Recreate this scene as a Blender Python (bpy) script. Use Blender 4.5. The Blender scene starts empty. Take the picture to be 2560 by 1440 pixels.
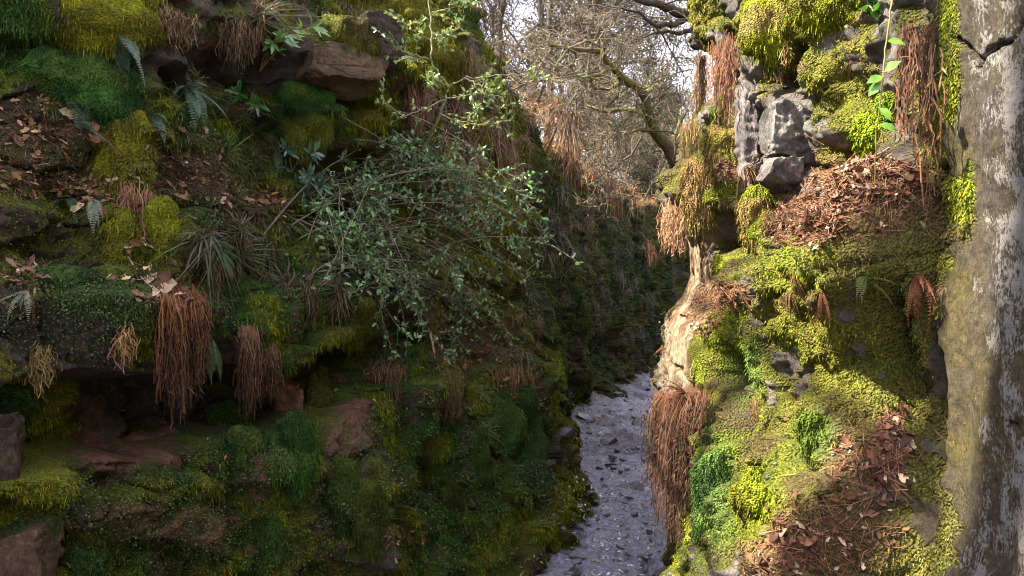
import bpy, math, random
import numpy as np
from mathutils import Vector

rng = np.random.default_rng(7)
random.seed(7)
F32 = np.float32

# ------------------------------------------------------------------ camera, sky, sun, exposure
scene = bpy.context.scene
C = scene.collection
FPX = 2560 * 26 / 36.0            # focal length in photo pixels
CX, CY, EYE = 1280.0, 720.0, 2.5
cam_d = bpy.data.cameras.new("camera")
cam_d.sensor_width = 36.0
cam_d.lens = 26.0
cam_d.clip_start = 0.05
cam_d.clip_end = 2000
cam = bpy.data.objects.new("camera", cam_d)
C.objects.link(cam)
cam.location = (0, 0, EYE)
cam.rotation_euler = (math.radians(90), 0, 0)
scene.camera = cam

SUN = Vector((-0.62, -0.10, 0.78)).normalized()
elev = math.asin(SUN.z)
world = bpy.data.worlds.new("World")
scene.world = world
world.use_nodes = True
wt = world.node_tree
sky = wt.nodes.new("ShaderNodeTexSky")
sky.sky_type = 'NISHITA'
sky.sun_disc = False
sky.sun_elevation = elev
sky.sun_rotation = math.atan2(SUN.x, SUN.y)
sky.air_density = 1.0
sky.dust_density = 2.5
bg = wt.nodes["Background"]
veil = wt.nodes.new("ShaderNodeMix"); veil.data_type = 'RGBA'      # thin bright cloud over the blue
veil.inputs[0].default_value = 0.62
veil.inputs[7].default_value = (7.4, 7.3, 8.2, 1)
wt.links.new(sky.outputs[0], veil.inputs[6]); wt.links.new(veil.outputs[2], bg.inputs[0])
bg.inputs[1].default_value = 0.085
sun_d = bpy.data.lights.new("sun", 'SUN')
sun_d.energy = 5.0
sun_d.angle = math.radians(0.5)
sun_d.color = (1.0, 0.91, 0.74)
sun_o = bpy.data.objects.new("sun", sun_d)
C.objects.link(sun_o)
sun_o.rotation_euler = SUN.to_track_quat('Z', 'Y').to_euler()
sun_o.location = (-6, 6, 14)
scene.view_settings.view_transform = 'Standard'
scene.view_settings.look = 'None'
scene.view_settings.exposure = 2.35
scene.view_settings.gamma = 1.0
scene.cycles.max_bounces = 6
scene.cycles.diffuse_bounces = 4
scene.cycles.use_denoising = True
scene.cycles.denoiser = 'OPENIMAGEDENOISE'
scene.cycles.denoising_input_passes = 'RGB_ALBEDO_NORMAL'
scene.cycles.denoising_prefilter = 'ACCURATE'
scene.cycles.pixel_filter_type = 'BLACKMAN_HARRIS'
scene.cycles.filter_width = 1.0

# ------------------------------------------------------------------ numpy noise
_pm = np.random.default_rng(3).permutation(256).astype(np.int32)
_pm = np.concatenate([_pm, _pm])
_pv = np.random.default_rng(4).random(512).astype(F32)

def vnoise(x, y, z):
    xi = np.floor(x).astype(np.int32); yi = np.floor(y).astype(np.int32); zi = np.floor(z).astype(np.int32)
    fx = (x - xi).astype(F32); fy = (y - yi).astype(F32); fz = (z - zi).astype(F32)
    fx = fx*fx*fx*(fx*(fx*6-15)+10); fy = fy*fy*fy*(fy*(fy*6-15)+10); fz = fz*fz*fz*(fz*(fz*6-15)+10)
    out = 0
    for dx in (0, 1):
        a = _pm[(xi+dx) & 255]; wx = fx if dx else 1-fx
        for dy in (0, 1):
            b = _pm[a + ((yi+dy) & 255)]; wy = fy if dy else 1-fy
            for dz in (0, 1):
                c = _pv[_pm[b + ((zi+dz) & 255)]]; wz = fz if dz else 1-fz
                out = out + c*wx*wy*wz
    return out*2-1

def fbm(P, freq, octv=4, gain=0.5, off=0.0, sx=1, sy=1, sz=1):
    x, y, z = P[..., 0]*freq*sx+off+31.7, P[..., 1]*freq*sy+off*1.7+11.3, P[..., 2]*freq*sz-off+7.9
    a, t = 1.0, 0
    for o in range(octv):
        t = t + a*vnoise(x, y, z)
        x, y, z = x*2.03+5.1, y*2.01+1.7, z*2.02+9.2
        a *= gain
    return t

def worley(P, freq, seed=0.0, sx=1, sy=1, sz=1):
    x, y, z = P[..., 0]*freq*sx+seed, P[..., 1]*freq*sy+seed*1.3, P[..., 2]*freq*sz+seed*.7
    xi, yi, zi = (np.floor(v).astype(np.int32) for v in (x, y, z))
    f1 = np.full(x.shape, 9.0, F32); f2 = f1.copy(); cid = np.zeros(x.shape, F32)
    for dx in (-1, 0, 1):
        for dy in (-1, 0, 1):
            for dz in (-1, 0, 1):
                h = _pm[_pm[_pm[(xi+dx) & 255] + ((yi+dy) & 255)] + ((zi+dz) & 255)]
                d = (xi+dx+_pv[h]-x)**2 + (yi+dy+_pv[h+91]-y)**2 + (zi+dz+_pv[h+173]-z)**2
                nf = d < f1
                f2 = np.where(nf, f1, np.minimum(f2, d))
                cid = np.where(nf, _pv[h+37], cid)
                f1 = np.where(nf, d, f1)
    return np.sqrt(f1), np.sqrt(f2), cid

def sstep(a, b, x):
    t = np.clip((x-a)/(b-a), 0, 1)
    return t*t*(3-2*t)

def sg(px, py, cx, cy, rx, ry, p=2):
    return np.exp(-(np.abs((px-cx)/rx)**p + np.abs((py-cy)/ry)**p))

def proj(P):
    y = np.maximum(P[..., 1], 0.05)
    return CX + FPX*P[..., 0]/y, CY - FPX*(P[..., 2]-EYE)/y

def at(px, py, Y):
    return np.array([(px-CX)/FPX*Y, Y, EYE+(CY-py)/FPX*Y])

# ------------------------------------------------------------------ object helpers
def tag(o, label=None, cat=None, group=None, kind=None):
    if label: o['label'] = label
    if cat: o['category'] = cat
    if group: o['group'] = group
    if kind: o['kind'] = kind
    return o

def empty(name, loc=(0, 0, 0)):
    o = bpy.data.objects.new(name, None)
    o.empty_display_size = 0.1
    o.location = [float(v) for v in loc]
    C.objects.link(o)
    return o

def link_mesh(name, me, loc=(0, 0, 0), parent=None):
    o = bpy.data.objects.new(name, me)
    o.location = [float(v) for v in loc]
    if parent is not None: o.parent = parent
    C.objects.link(o)
    return o

def raw_mesh(name, V, faces_list, mat, attrs=None, smooth=True):
    """faces_list: list of (m,k) index arrays."""
    me = bpy.data.meshes.new(name)
    V = np.ascontiguousarray(V, F32).reshape(-1, 3)
    me.vertices.add(len(V)); me.vertices.foreach_set("co", V.ravel())
    faces_list = [np.asarray(f, np.int32) for f in faces_list if len(f)]
    nl = sum(f.size for f in faces_list); nf = sum(len(f) for f in faces_list)
    me.loops.add(nl); me.loops.foreach_set("vertex_index", np.concatenate([f.ravel() for f in faces_list]))
    me.polygons.add(nf)
    tot = np.concatenate([np.full(len(f), f.shape[1], np.int32) for f in faces_list])
    st = np.zeros(nf, np.int32); st[1:] = np.cumsum(tot)[:-1]
    me.polygons.foreach_set("loop_start", st)
    me.polygons.foreach_set("loop_total", tot)
    me.polygons.foreach_set("use_smooth", np.full(nf, smooth))
    for k, a in (attrs or {}).items():
        at_ = me.attributes.new(k, 'FLOAT_COLOR', 'POINT')
        at_.data.foreach_set("color", np.ascontiguousarray(a, F32).ravel())
    me.update(calc_edges=True)
    if mat is not None: me.materials.append(mat)
    return me

class MB:
    """collects many small pieces with a colour each, and links them as one mesh"""
    def __init__(s): s.V, s.Fq, s.Ft, s.Col, s.n = [], [], [], [], 0
    def add(s, V, quads=None, tris=None, col=(.2, .2, .2)):
        V = np.asarray(V, F32).reshape(-1, 3)
        col = np.asarray(col, F32)
        if col.ndim == 1: col = np.broadcast_to(col, (len(V), 3))
        s.V.append(V); s.Col.append(col)
        if quads is not None and len(quads): s.Fq.append(np.asarray(quads, np.int32).reshape(-1, 4)+s.n)
        if tris is not None and len(tris): s.Ft.append(np.asarray(tris, np.int32).reshape(-1, 3)+s.n)
        s.n += len(V)
    def inst(s, T, quads, R, pos, scale, col, tris=None):
        """template T (k,3) copied at N frames R (N,3,3) (columns = axes)"""
        T = np.asarray(T, F32); N = len(pos); k = len(T)
        if N == 0: return
        scale = np.asarray(scale, F32)
        if scale.ndim == 0: scale = np.full((N, 3), scale)
        elif scale.ndim == 1: scale = np.repeat(scale[:, None], 3, 1)
        V = np.einsum('nij,nkj->nki', R, T[None]*scale[:, None, :]) + np.asarray(pos)[:, None, :]
        off = (np.arange(N)*k)[:, None, None]
        q = (np.asarray(quads, np.int32)[None]+off).reshape(-1, 4) if quads is not None else None
        t = (np.asarray(tris, np.int32)[None]+off).reshape(-1, 3) if tris is not None else None
        col = np.asarray(col, F32)
        if col.ndim == 1: col = np.broadcast_to(col, (N, 3))
        s.add(V.reshape(-1, 3), q, t, np.repeat(col, k, 0))
    def segs(s, p0, p1, r0, r1, col, sides=3):
        """N tapered prisms"""
        p0, p1 = np.asarray(p0, F32), np.asarray(p1, F32); N = len(p0)
        if N == 0: return
        r0 = np.broadcast_to(np.asarray(r0, F32), (N,)); r1 = np.broadcast_to(np.asarray(r1, F32), (N,))
        d = p1-p0; d /= np.linalg.norm(d, axis=1, keepdims=True)+1e-9
        a = np.where(np.abs(d[:, 2:3]) < .8, np.array([[0, 0, 1.]]), np.array([[1., 0, 0]]))
        u = np.cross(d, a); u /= np.linalg.norm(u, axis=1, keepdims=True)+1e-9
        v = np.cross(d, u)
        th = np.arange(sides)*2*np.pi/sides
        ring = u[:, None]*np.cos(th)[None, :, None] + v[:, None]*np.sin(th)[None, :, None]
        V = np.concatenate([p0[:, None]+ring*r0[:, None, None], p1[:, None]+ring*r1[:, None, None]], 1)
        i = np.arange(sides); j = (i+1) % sides
        q = np.stack([i, j, j+sides, i+sides], 1)
        off = (np.arange(N)*2*sides)[:, None, None]
        col = np.asarray(col, F32)
        if col.ndim == 1: col = np.broadcast_to(col, (N, 3))
        s.add(V.reshape(-1, 3), (q[None]+off).reshape(-1, 4), None, np.repeat(col, 2*sides, 0))
    def tube(s, pts, rad, col, sides=6):
        pts = np.asarray(pts, F32); n = len(pts)
        rad = np.broadcast_to(np.asarray(rad, F32), (n,))
        d = np.gradient(pts, axis=0); d /= np.linalg.norm(d, axis=1, keepdims=True)+1e-9
        a = np.array([0.31, 0.22, 0.92]) if abs(d[:, 2]).mean() < .8 else np.array([0.95, 0.2, 0.1])
        u = np.cross(d, a); u /= np.linalg.norm(u, axis=1, keepdims=True)+1e-9
        v = np.cross(d, u)
        th = np.arange(sides)*2*np.pi/sides
        V = pts[:, None] + (u[:, None]*np.cos(th)[None, :, None]+v[:, None]*np.sin(th)[None, :, None])*rad[:, None, None]
        i = np.arange(sides); j = (i+1) % sides
        q = np.concatenate([np.stack([i+sides*k, j+sides*k, j+sides*(k+1), i+sides*(k+1)], 1) for k in range(n-1)])
        s.add(V.reshape(-1, 3), q, None, col if np.ndim(col) == 1 else np.repeat(col, sides, 0))
    def mesh(s, name, mat, origin=None, smooth=True):
        V = np.concatenate(s.V)
        if origin is not None: V = V - np.asarray(origin, F32)
        col = np.concatenate(s.Col); col = np.concatenate([col, np.ones((len(col), 1), F32)], 1)
        fl = []
        if s.Fq: fl.append(np.concatenate(s.Fq))
        if s.Ft: fl.append(np.concatenate(s.Ft))
        return raw_mesh(name, V, fl, mat, {'Col': col}, smooth)
    def build(s, name, mat, loc=None, parent=None, smooth=True):
        """vertices are in world space; loc = origin of the object"""
        me = s.mesh(name, mat, loc, smooth)
        return link_mesh(name, me, (0, 0, 0) if loc is None else loc, parent)

def frames(zdir, up=None, spin=None):
    """N frames whose z axis = zdir; x,y random spin"""
    z = np.asarray(zdir, float); z = z/(np.linalg.norm(z, axis=1, keepdims=True)+1e-9)
    a = np.where(np.abs(z[:, 2:3]) < .9, np.array([[0, 0, 1.]]), np.array([[1., 0, 0]])) if up is None else np.asarray(up, float)
    x = np.cross(a, z); x /= np.linalg.norm(x, axis=1, keepdims=True)+1e-9
    y = np.cross(z, x)
    if spin is not None:
        c, s_ = np.cos(spin)[:, None], np.sin(spin)[:, None]
        x, y = x*c+y*s_, y*c-x*s_
    return np.stack([x, y, z], 2)

# ------------------------------------------------------------------ materials
def new_mat(name):
    m = bpy.data.materials.new(name); m.use_nodes = True
    nt = m.node_tree
    return m, nt, nt.nodes["Principled BSDF"], (lambda t, **kw: _nd(nt, t, kw)), nt.links.new

def _nd(nt, t, kw):
    n = nt.nodes.new(t)
    for k, v in kw.items():
        if k in n.inputs: n.inputs[k].default_value = v
        else: setattr(n, k, v)
    return n

def mat_ground(name, rock_rough=0.85, moss_scale=1.0, wet=0.0):
    """rock (attr RockC) and moss (attr MossC, mask in alpha) broken into each other by fine noise"""
    m, nt, b, N, L = new_mat(name)
    tc = N("ShaderNodeTexCoord")
    ra = N("ShaderNodeAttribute", attribute_name="RockC"); ma = N("ShaderNodeAttribute", attribute_name="MossC")
    n1 = N("ShaderNodeTexNoise", Scale=9.0, Detail=8.0, Roughness=0.7); L(tc.outputs['Object'], n1.inputs['Vector'])
    n2 = N("ShaderNodeTexNoise", Scale=70.0*moss_scale, Detail=4.0, Roughness=0.65); L(tc.outputs['Object'], n2.inputs['Vector'])
    n3 = N("ShaderNodeTexNoise", Scale=28.0, Detail=9.0, Roughness=0.72); L(tc.outputs['Object'], n3.inputs['Vector'])
    vo = N("ShaderNodeTexVoronoi", Scale=95.0*moss_scale); L(tc.outputs['Object'], vo.inputs['Vector'])
    # mask
    mm = N("ShaderNodeMath", operation='ADD'); L(ma.outputs['Alpha'], mm.inputs[0])
    s1 = N("ShaderNodeMath", operation='MULTIPLY_ADD'); L(n1.outputs[0], s1.inputs[0]); s1.inputs[1].default_value = 1.3; s1.inputs[2].default_value = -0.65
    L(s1.outputs[0], mm.inputs[1])
    mr = N("ShaderNodeMapRange", interpolation_type='SMOOTHSTEP'); L(mm.outputs[0], mr.inputs[0]); mr.inputs[1].default_value = 0.36; mr.inputs[2].default_value = 0.62
    # rock colour variation
    rv = N("ShaderNodeMapRange"); L(n3.outputs[0], rv.inputs[0]); rv.inputs[1].default_value = 0.3; rv.inputs[2].default_value = 0.7; rv.inputs[3].default_value = 0.45; rv.inputs[4].default_value = 1.6
    rc = N("ShaderNodeVectorMath", operation='SCALE'); L(ra.outputs['Color'], rc.inputs[0]); L(rv.outputs[0], rc.inputs['Scale'])
    mp = N("ShaderNodeMapping"); mp.inputs['Scale'].default_value = (1, 1, .42); L(tc.outputs['Object'], mp.inputs[0])
    n4 = N("ShaderNodeTexNoise", Scale=120.0, Detail=7.0, Roughness=0.8); L(mp.outputs[0], n4.inputs['Vector'])
    gv = N("ShaderNodeMapRange"); L(n4.outputs[0], gv.inputs[0]); gv.inputs[1].default_value = .33; gv.inputs[2].default_value = .67; gv.inputs[3].default_value = .5; gv.inputs[4].default_value = 1.5
    rc2 = N("ShaderNodeVectorMath", operation='SCALE'); L(rc.outputs[0], rc2.inputs[0]); L(gv.outputs[0], rc2.inputs['Scale']); rc = rc2
    la = N("ShaderNodeMath", operation='ADD'); L(n4.outputs[0], la.inputs[0]); L(ra.outputs['Alpha'], la.inputs[1])
    lm = N("ShaderNodeMapRange", interpolation_type='SMOOTHSTEP'); L(la.outputs[0], lm.inputs[0]); lm.inputs[1].default_value = .84; lm.inputs[2].default_value = .93
    lx_ = N("ShaderNodeMix", data_type='RGBA'); L(lm.outputs[0], lx_.inputs[0]); L(rc.outputs[0], lx_.inputs[6]); lx_.inputs[7].default_value = (.29, .27, .25, 1)
    mv = N("ShaderNodeMapRange"); L(n2.outputs[0], mv.inputs[0]); mv.inputs[1].default_value = 0.28; mv.inputs[2].default_value = 0.72; mv.inputs[3].default_value = 0.3; mv.inputs[4].default_value = 1.75
    mc = N("ShaderNodeVectorMath", operation='SCALE'); L(ma.outputs['Color'], mc.inputs[0]); L(mv.outputs[0], mc.inputs['Scale'])
    mx = N("ShaderNodeMix", data_type='RGBA'); L(mr.outputs[0], mx.inputs[0]); L(lx_.outputs[2], mx.inputs[6]); L(mc.outputs[0], mx.inputs[7])
    L(mx.outputs[2], b.inputs['Base Color'])
    b.inputs['Roughness'].default_value = rock_rough
    b.inputs['Specular IOR Level'].default_value = 0.25
    # bump: rock grain / moss pile
    hm = N("ShaderNodeMath", operation='MULTIPLY_ADD'); L(vo.outputs[0], hm.inputs[0]); hm.inputs[1].default_value = -0.9; L(n2.outputs[0], hm.inputs[2])
    hr = N("ShaderNodeMath", operation='MULTIPLY_ADD'); L(n4.outputs[0], hr.inputs[0]); hr.inputs[1].default_value = .5; L(n3.outputs[0], hr.inputs[2])
    hx = N("ShaderNodeMix", data_type='FLOAT'); L(mr.outputs[0], hx.inputs[0]); L(hr.outputs[0], hx.inputs[2]); L(hm.outputs[0], hx.inputs[3])
    bp = N("ShaderNodeBump", Strength=1.0, Distance=0.035); L(hx.outputs[0], bp.inputs['Height'])
    L(bp.outputs[0], b.inputs['Normal'])
    return m

def mat_leaf(name, rough=0.5, spec=0.4, trans=0.25, var=0.35, scale=40.0):
    m, nt, b, N, L = new_mat(name)
    at_ = N("ShaderNodeAttribute", attribute_name="Col")
    tc = N("ShaderNodeTexCoord"); n = N("ShaderNodeTexNoise", Scale=scale, Detail=4.0); L(tc.outputs['Object'], n.inputs['Vector'])
    mr = N("ShaderNodeMapRange"); L(n.outputs[0], mr.inputs[0]); mr.inputs[1].default_value = .3; mr.inputs[2].default_value = .7
    mr.inputs[3].default_value = 1-var; mr.inputs[4].default_value = 1+var
    sc = N("ShaderNodeVectorMath", operation='SCALE'); L(at_.outputs['Color'], sc.inputs[0]); L(mr.outputs[0], sc.inputs['Scale'])
    L(sc.outputs[0], b.inputs['Base Color'])
    b.inputs['Roughness'].default_value = rough; b.inputs['Specular IOR Level'].default_value = spec
    if trans > 0:
        tr = N("ShaderNodeBsdfTranslucent"); L(sc.outputs[0], tr.inputs[0])
        ms = N("ShaderNodeMixShader"); ms.inputs[0].default_value = trans
        L(b.outputs[0], ms.inputs[1]); L(tr.outputs[0], ms.inputs[2])
        L(ms.outputs[0], nt.nodes["Material Output"].inputs[0])
    return m

M = {}
M['cliff'] = mat_ground("mossy_gritstone")
M['moss'] = mat_leaf("moss", rough=0.9, spec=0.1, trans=0.2, scale=25)
M['litter'] = mat_leaf("dead_leaves", rough=0.7, spec=0.25, trans=0.1)
M['holly'] = mat_leaf("holly_leaf", rough=0.2, spec=0.8, trans=0.2)
M['fern'] = mat_leaf("fern_frond", rough=0.5, spec=0.35, trans=0.3)
M['blade'] = mat_leaf("grass_blade", rough=0.5, spec=0.35, trans=0.25)
M['dead'] = mat_leaf("dead_frond", rough=0.75, spec=0.2, trans=0.15)
M['bark'] = mat_leaf("bark", rough=0.8, spec=0.2, trans=0.0, var=.45, scale=30)
M['stone'] = mat_leaf("wet_stone", rough=0.45, spec=0.5, trans=0.0, var=.4, scale=14)
M['needle'] = mat_leaf("evergreen_needles", rough=0.6, spec=0.2, trans=0.2)

# ------------------------------------------------------------------ the two walls of the chasm
def smooth_poly(pts, step=0.02, sig=0.35):
    pts = np.array(pts, float)
    seg = np.linalg.norm(np.diff(pts, axis=0), axis=1); s = np.concatenate([[0], np.cumsum(seg)])
    q = np.arange(0, s[-1], step)
    P = np.stack([np.interp(q, s, pts[:, k]) for k in (0, 1)], 1)
    k = int(3*sig/step); w = np.exp(-.5*(np.arange(-k, k+1)*step/sig)**2); w /= w.sum()
    Pp = np.pad(P, ((k, k), (0, 0)), mode='edge')
    # reflect-extrapolate the ends so that smoothing does not pull them in
    Pp[:k] = 2*P[0]-P[1:k+1][::-1]; Pp[-k:] = 2*P[-1]-P[-k-1:-1][::-1]
    return np.stack([np.convolve(Pp[:, k2], w, 'valid') for k2 in (0, 1)], 1), q

class Wall: pass

def make_wall(poly, side, ds_of_Y, z0, ztop_of_Y, nz, n_cap, cap_len, cap_rise):
    P, q = smooth_poly(poly)
    # sample columns
    s, cur = [], 0.0
    while cur < q[-1]:
        s.append(cur)
        cur += ds_of_Y(np.interp(cur, q, P[:, 1]), np.interp(cur, q, P[:, 0]))
    s = np.array(s)
    B = np.stack([np.interp(s, q, P[:, k]) for k in (0, 1)], 1)
    T = np.gradient(P, axis=0); T /= np.linalg.norm(T, axis=1, keepdims=True)
    ks = 60; w = np.ones(2*ks+1)/(2*ks+1)
    Ts = np.stack([np.convolve(np.pad(T[:, k], ks, mode='edge'), w, 'valid') for k in (0, 1)], 1)
    t = np.stack([np.interp(s, q, Ts[:, k]) for k in (0, 1)], 1); t /= np.linalg.norm(t, axis=1, keepdims=True)
    nrm = np.stack([t[:, 1], -t[:, 0]], 1)*side      # toward the chasm
    W = Wall(); W.s, W.B, W.n = s, B, nrm
    zt = ztop_of_Y(B[:, 1])+.28*fbm(np.stack([B[:, 0], B[:, 1], 0*B[:, 0]], 1), .9, 3, off=140)*(np.abs(B[:, 0]*0+B[:, 1]-17) < 8)
    v = np.linspace(0, 1, nz)
    W.Z = z0+(zt[:, None]-z0)*v[None]
    W.Yf = np.broadcast_to(B[:, 1:2], W.Z.shape)
    W.D = np.zeros_like(W.Z)
    W.n_cap, W.cap_len, W.cap_rise, W.zt = n_cap, cap_len, cap_rise, zt
    return W

def wall_pos(W):
    P = np.empty(W.Z.shape+(3,))
    P[..., 0] = W.B[:, None, 0]+W.n[:, None, 0]*W.D
    P[..., 1] = W.B[:, None, 1]+W.n[:, None, 1]*W.D
    P[..., 2] = W.Z
    return P

def grid_normals(P):
    a = np.gradient(P, axis=0); b = np.gradient(P, axis=1)
    n = np.cross(a, b); n /= np.linalg.norm(n, axis=2, keepdims=True)+1e-9
    return n

def prof(z, zs, ds):
    return np.interp(z, zs, ds)

def bumps(W, lst):
    px, py = proj(wall_pos(W))
    for (cx, cy, rx, ry, amp, p) in lst:
        W.D += amp*sg(px, py, cx, cy, rx, ry, p)

# ---- left wall
Lpoly = [(-3.4, -7), (-3.3, 0), (-2.95, 1.6), (-2.15, 3.3), (-0.9, 5.8), (0.36, 8.1), (0.42, 9.2), (0.45, 11.2), (0.83, 12.8), (1.73, 16), (2.9, 19), (4.6, 23), (7.5, 27), (13, 31.5), (22, 36)]
def lds(Y, x): return max(0.008, 0.0026*Y) if Y > 1.9 else 0.12
ZL_Y = [-9, 3.2, 6, 8, 9.5, 12, 16, 20, 27]; ZL_Z = [3.9, 4.35, 5.45, 6.3, 5.7, 5.0, 4.85, 5.1, 5.3]
WL = make_wall(Lpoly, 1, lds, -0.25, lambda Y: np.interp(Y, ZL_Y, ZL_Z), 430, 26, 45.0, 0.10)
P0 = wall_pos(WL)
zz = WL.Z + 0.10*fbm(P0, 0.9, 2, off=3) + 0.035*fbm(P0, 3.5, 2, off=9)
near = sstep(6.3, 5.0, WL.Yf)
far = sstep(8.6, 9.6, WL.Yf)
foot = sstep(4.6, 6.0, WL.Yf)*sstep(8.8, 7.6, WL.Yf)*sstep(.8, .0, WL.Z)*.09
dn = prof(zz, [0, .7, 1.2, 1.42, 1.46, 1.66, 1.72, 2.05, 2.12, 2.5, 2.62, 3.1, 3.6, 3.72, 3.8, 4.2, 5], [.55, .48, .34, .22, .30, .26, -.30, -.34, .12, .15, -.03, -.2, -.5, -.6, -.36, -.34, -.7])
dm = prof(zz, [0, .9, 1.5, 1.68, 1.86, 2.0, 2.6, 3.2, 3.9, 4.6, 5.2, 5.8, 6.4], [.50, .22, .05, .0, -.10, -.26, -.28, -.38, -.47, -.66, -.85, -1.1, -1.6])
df = prof(zz, [0, .25, .8, 2.0, 3.2, 4.4, 5.0, 5.7], [.35, .12, .05, .0, -.1, -.22, -.38, -.6])
WL.D = dn*near + dm*(1-near)*(1-far) + df*far + foot
bumps(WL, [  # cx, cy, rx, ry, amp, power (photo pixels)
    (850, 150, 160, 70, .38, 4),      # jutting slab
    (700, 60, 200, 45, .12, 3),
    (600, 190, 150, 60, -.30, 3),     # hollow under it
    (240, 40, 150, 80, .30, 2),       # moss shoulder top left
    (230, 210, 140, 75, .30, 2),
    (310, 370, 60, 140, .22, 2),      # moss column
    (310, 610, 55, 100, .16, 2), (405, 600, 55, 90, .14, 2),
    (160, 760, 190, 90, .14, 3),
    (560, 930, 50, 60, -.30, 3),      # black hole by the dead fern
    (880, 890, 90, 22, -.35, 2),
    (1000, 60, 70, 60, .28, 2), (1080, 150, 55, 70, .30, 2), (930, 260, 55, 80, .25, 2), (765, 300, 80, 75, .28, 2),
    (1230, 280, 45, 120, .10, 2),
    (1290, 560, 40, 130, .10, 2),
    (1200, 900, 120, 60, .15, 2),
    (1300, 1150, 60, 160, .15, 2),
    (1110, 1180, 40, 200, -.22, 2),   # dark groove
    (970, 1240, 22, 150, -.10, 2), (1045, 1090, 18, 140, .12, 2),
    (640, 1160, 60, 80, .18, 2), (720, 1120, 50, 60, .15, 2),
    (250, 1200, 60, 40, -.2, 2),
])
P1 = wall_pos(WL)
rib = fbm(P1, 3.2, 3, off=20, sz=0.28)
Pw = P1 + .22*np.stack([fbm(P1, 1.6, 3, off=k) for k in (24, 25, 26)], -1)
bl = worley(Pw, 1.7, 4.2, sz=1.7); crack = sstep(0.0, 0.10, bl[1]-bl[0])
lower = sstep(2.1, 1.6, WL.Z)
n_big = fbm(P1, 1.15, 3, off=1)
WL.D += .15*n_big + .05*fbm(P1, 4.5, 3, off=5) + .26*(bl[2]-.5)*(1-.5*far) - .05*(1-crack)*(rib > -.1) + .09*rib*lower
P2 = wall_pos(WL)
b2 = worley(P2, 6.5, 2.2, sz=1.4)
WL.D += -.05*np.abs(fbm(P2, 5.5, 4, off=12)) -.02*np.abs(fbm(P2, 17, 3, off=14)) + far*(.16*fbm(P2, 1.1, 3, off=15) + .09*fbm(P2, 2.8, 3, off=16, sz=.4) - .10*np.abs(fbm(P2, 1.6, 3, off=17))) + .018*fbm(P2, 14, 3, off=8) + .022*(0.6-b2[0]) + .007*fbm(P2, 45, 2, off=2)
strata = fbm(P2, 5.0, 3, off=40, sx=.25, sy=.25, sz=2.2)
WL.D += .022*strata*(1-.4*far)

# ---- right wall
Rpoly = [(2.0, -7), (1.8, -1), (1.62, .3), (1.45, 1.4), (1.42, 2.3), (1.40, 3.4), (1.36, 4.6), (1.34, 5.3), (1.55, 6.1), (2.3, 7.6), (3.7, 11), (5.6, 15), (9.0, 20), (13, 24), (21, 29)]
def rds(Y, x): return 0.08 if Y < 1.1 else 0.009 if Y < 2.3 else 0.0055 if Y < 2.75 else (0.012 if Y < 4 else (0.016 if Y < 6 else 0.05))
ZR_Y = [-9, 2, 5, 6, 9, 14, 24]; ZR_Z = [4.2, 4.4, 4.95, 4.6, 4.2, 4.4, 4.8]
WR = make_wall(Rpoly, -1, rds, -0.25, lambda Y: np.interp(Y, ZR_Y, ZR_Z), 520, 24, 40.0, 0.10)
P0 = wall_pos(WR)
zz = WR.Z + 0.07*fbm(P0, 1.1, 2, off=13) + 0.03*fbm(P0, 4, 2, off=19)
Yf = WR.Yf
a0 = sstep(2.62, 2.38, Yf)                     # smooth rock face
a2 = sstep(4.0, 4.5, Yf)
a1 = (1-a0)*(1-a2)
d0 = prof(zz, [0, 1.2, 1.75, 2.4, 2.68, 2.72, 4.4], [.45, .22, .06, .02, .02, .012, .06])
d1 = prof(zz, [0, 1.3, 1.75, 2.0, 2.2, 2.42, 2.6, 2.72, 2.95, 3.05, 3.12, 3.6, 4.0, 4.5], [.60, .48, .36, .16, .12, .16, .27, .25, .02, -.1, -.13, -.1, .02, .12])
d2 = prof(zz, [0, .8, 1.3, 1.85, 2.2, 2.45, 2.6, 2.95, 3.15, 3.35, 3.5, 4.2, 5], [.12, .12, .2, .28, .22, .06, .02, .04, .22, .18, .02, .0, .1])
WR.D = d0*a0 + d1*a1 + d2*a2
bumps(WR, [
    (2310, 500, 28, 900, -.09, 2),     # gully beside the smooth face
    (1995, 330, 65, 130, .13, 6),      # grey block
    (1870, 350, 22, 140, .10, 4),      # grey pillar
    (1770, 190, 30, 70, -.32, 3),      # dark recess top
    (1995, 165, 60, 50, -.22, 4),
    (1940, 60, 70, 80, .16, 2),
    (2080, 170, 60, 60, .05, 2),
    (2175, 320, 60, 55, .12, 2),
    (2030, 650, 120, 60, .06, 2),
    (2215, 880, 42, 140, -.42, 3),     # dark slot
    (1850, 630, 30, 70, -.34, 2),
    (1740, 490, 50, 80, .12, 2), (1835, 490, 40, 70, .12, 2),
    (1800, 880, 90, 130, .10, 2),
    (1855, 1000, 25, 140, -.13, 2),    # fold right of the bulge
    (2050, 1060, 60, 60, .08, 2),
])
def crack_line(W, pts, w, depth):
    Pk = wall_pos(W); px, py = proj(Pk); px = px+14*fbm(Pk, 9, 3, off=33); py = py+14*fbm(Pk, 9, 3, off=35); d = np.full(px.shape, 1e9)
    depth = depth*np.clip(.6+fbm(Pk, 5, 2, off=37), .05, 1.2)
    for (x0, y0), (x1, y1) in zip(pts[:-1], pts[1:]):
        t = np.clip(((px-x0)*(x1-x0)+(py-y0)*(y1-y0))/((x1-x0)**2+(y1-y0)**2), 0, 1)
        d = np.minimum(d, np.hypot(px-x0-t*(x1-x0), py-y0-t*(y1-y0)))
    W.D -= depth*np.exp(-(d/w)**2)
for pts in ([(2575, 50), (2520, 105), (2490, 120), (2465, 160)], [(2395, 85), (2425, 110), (2462, 138)], [(2520, 1060), (2560, 1085)]): crack_line(WR, pts, 5, .030)
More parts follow.
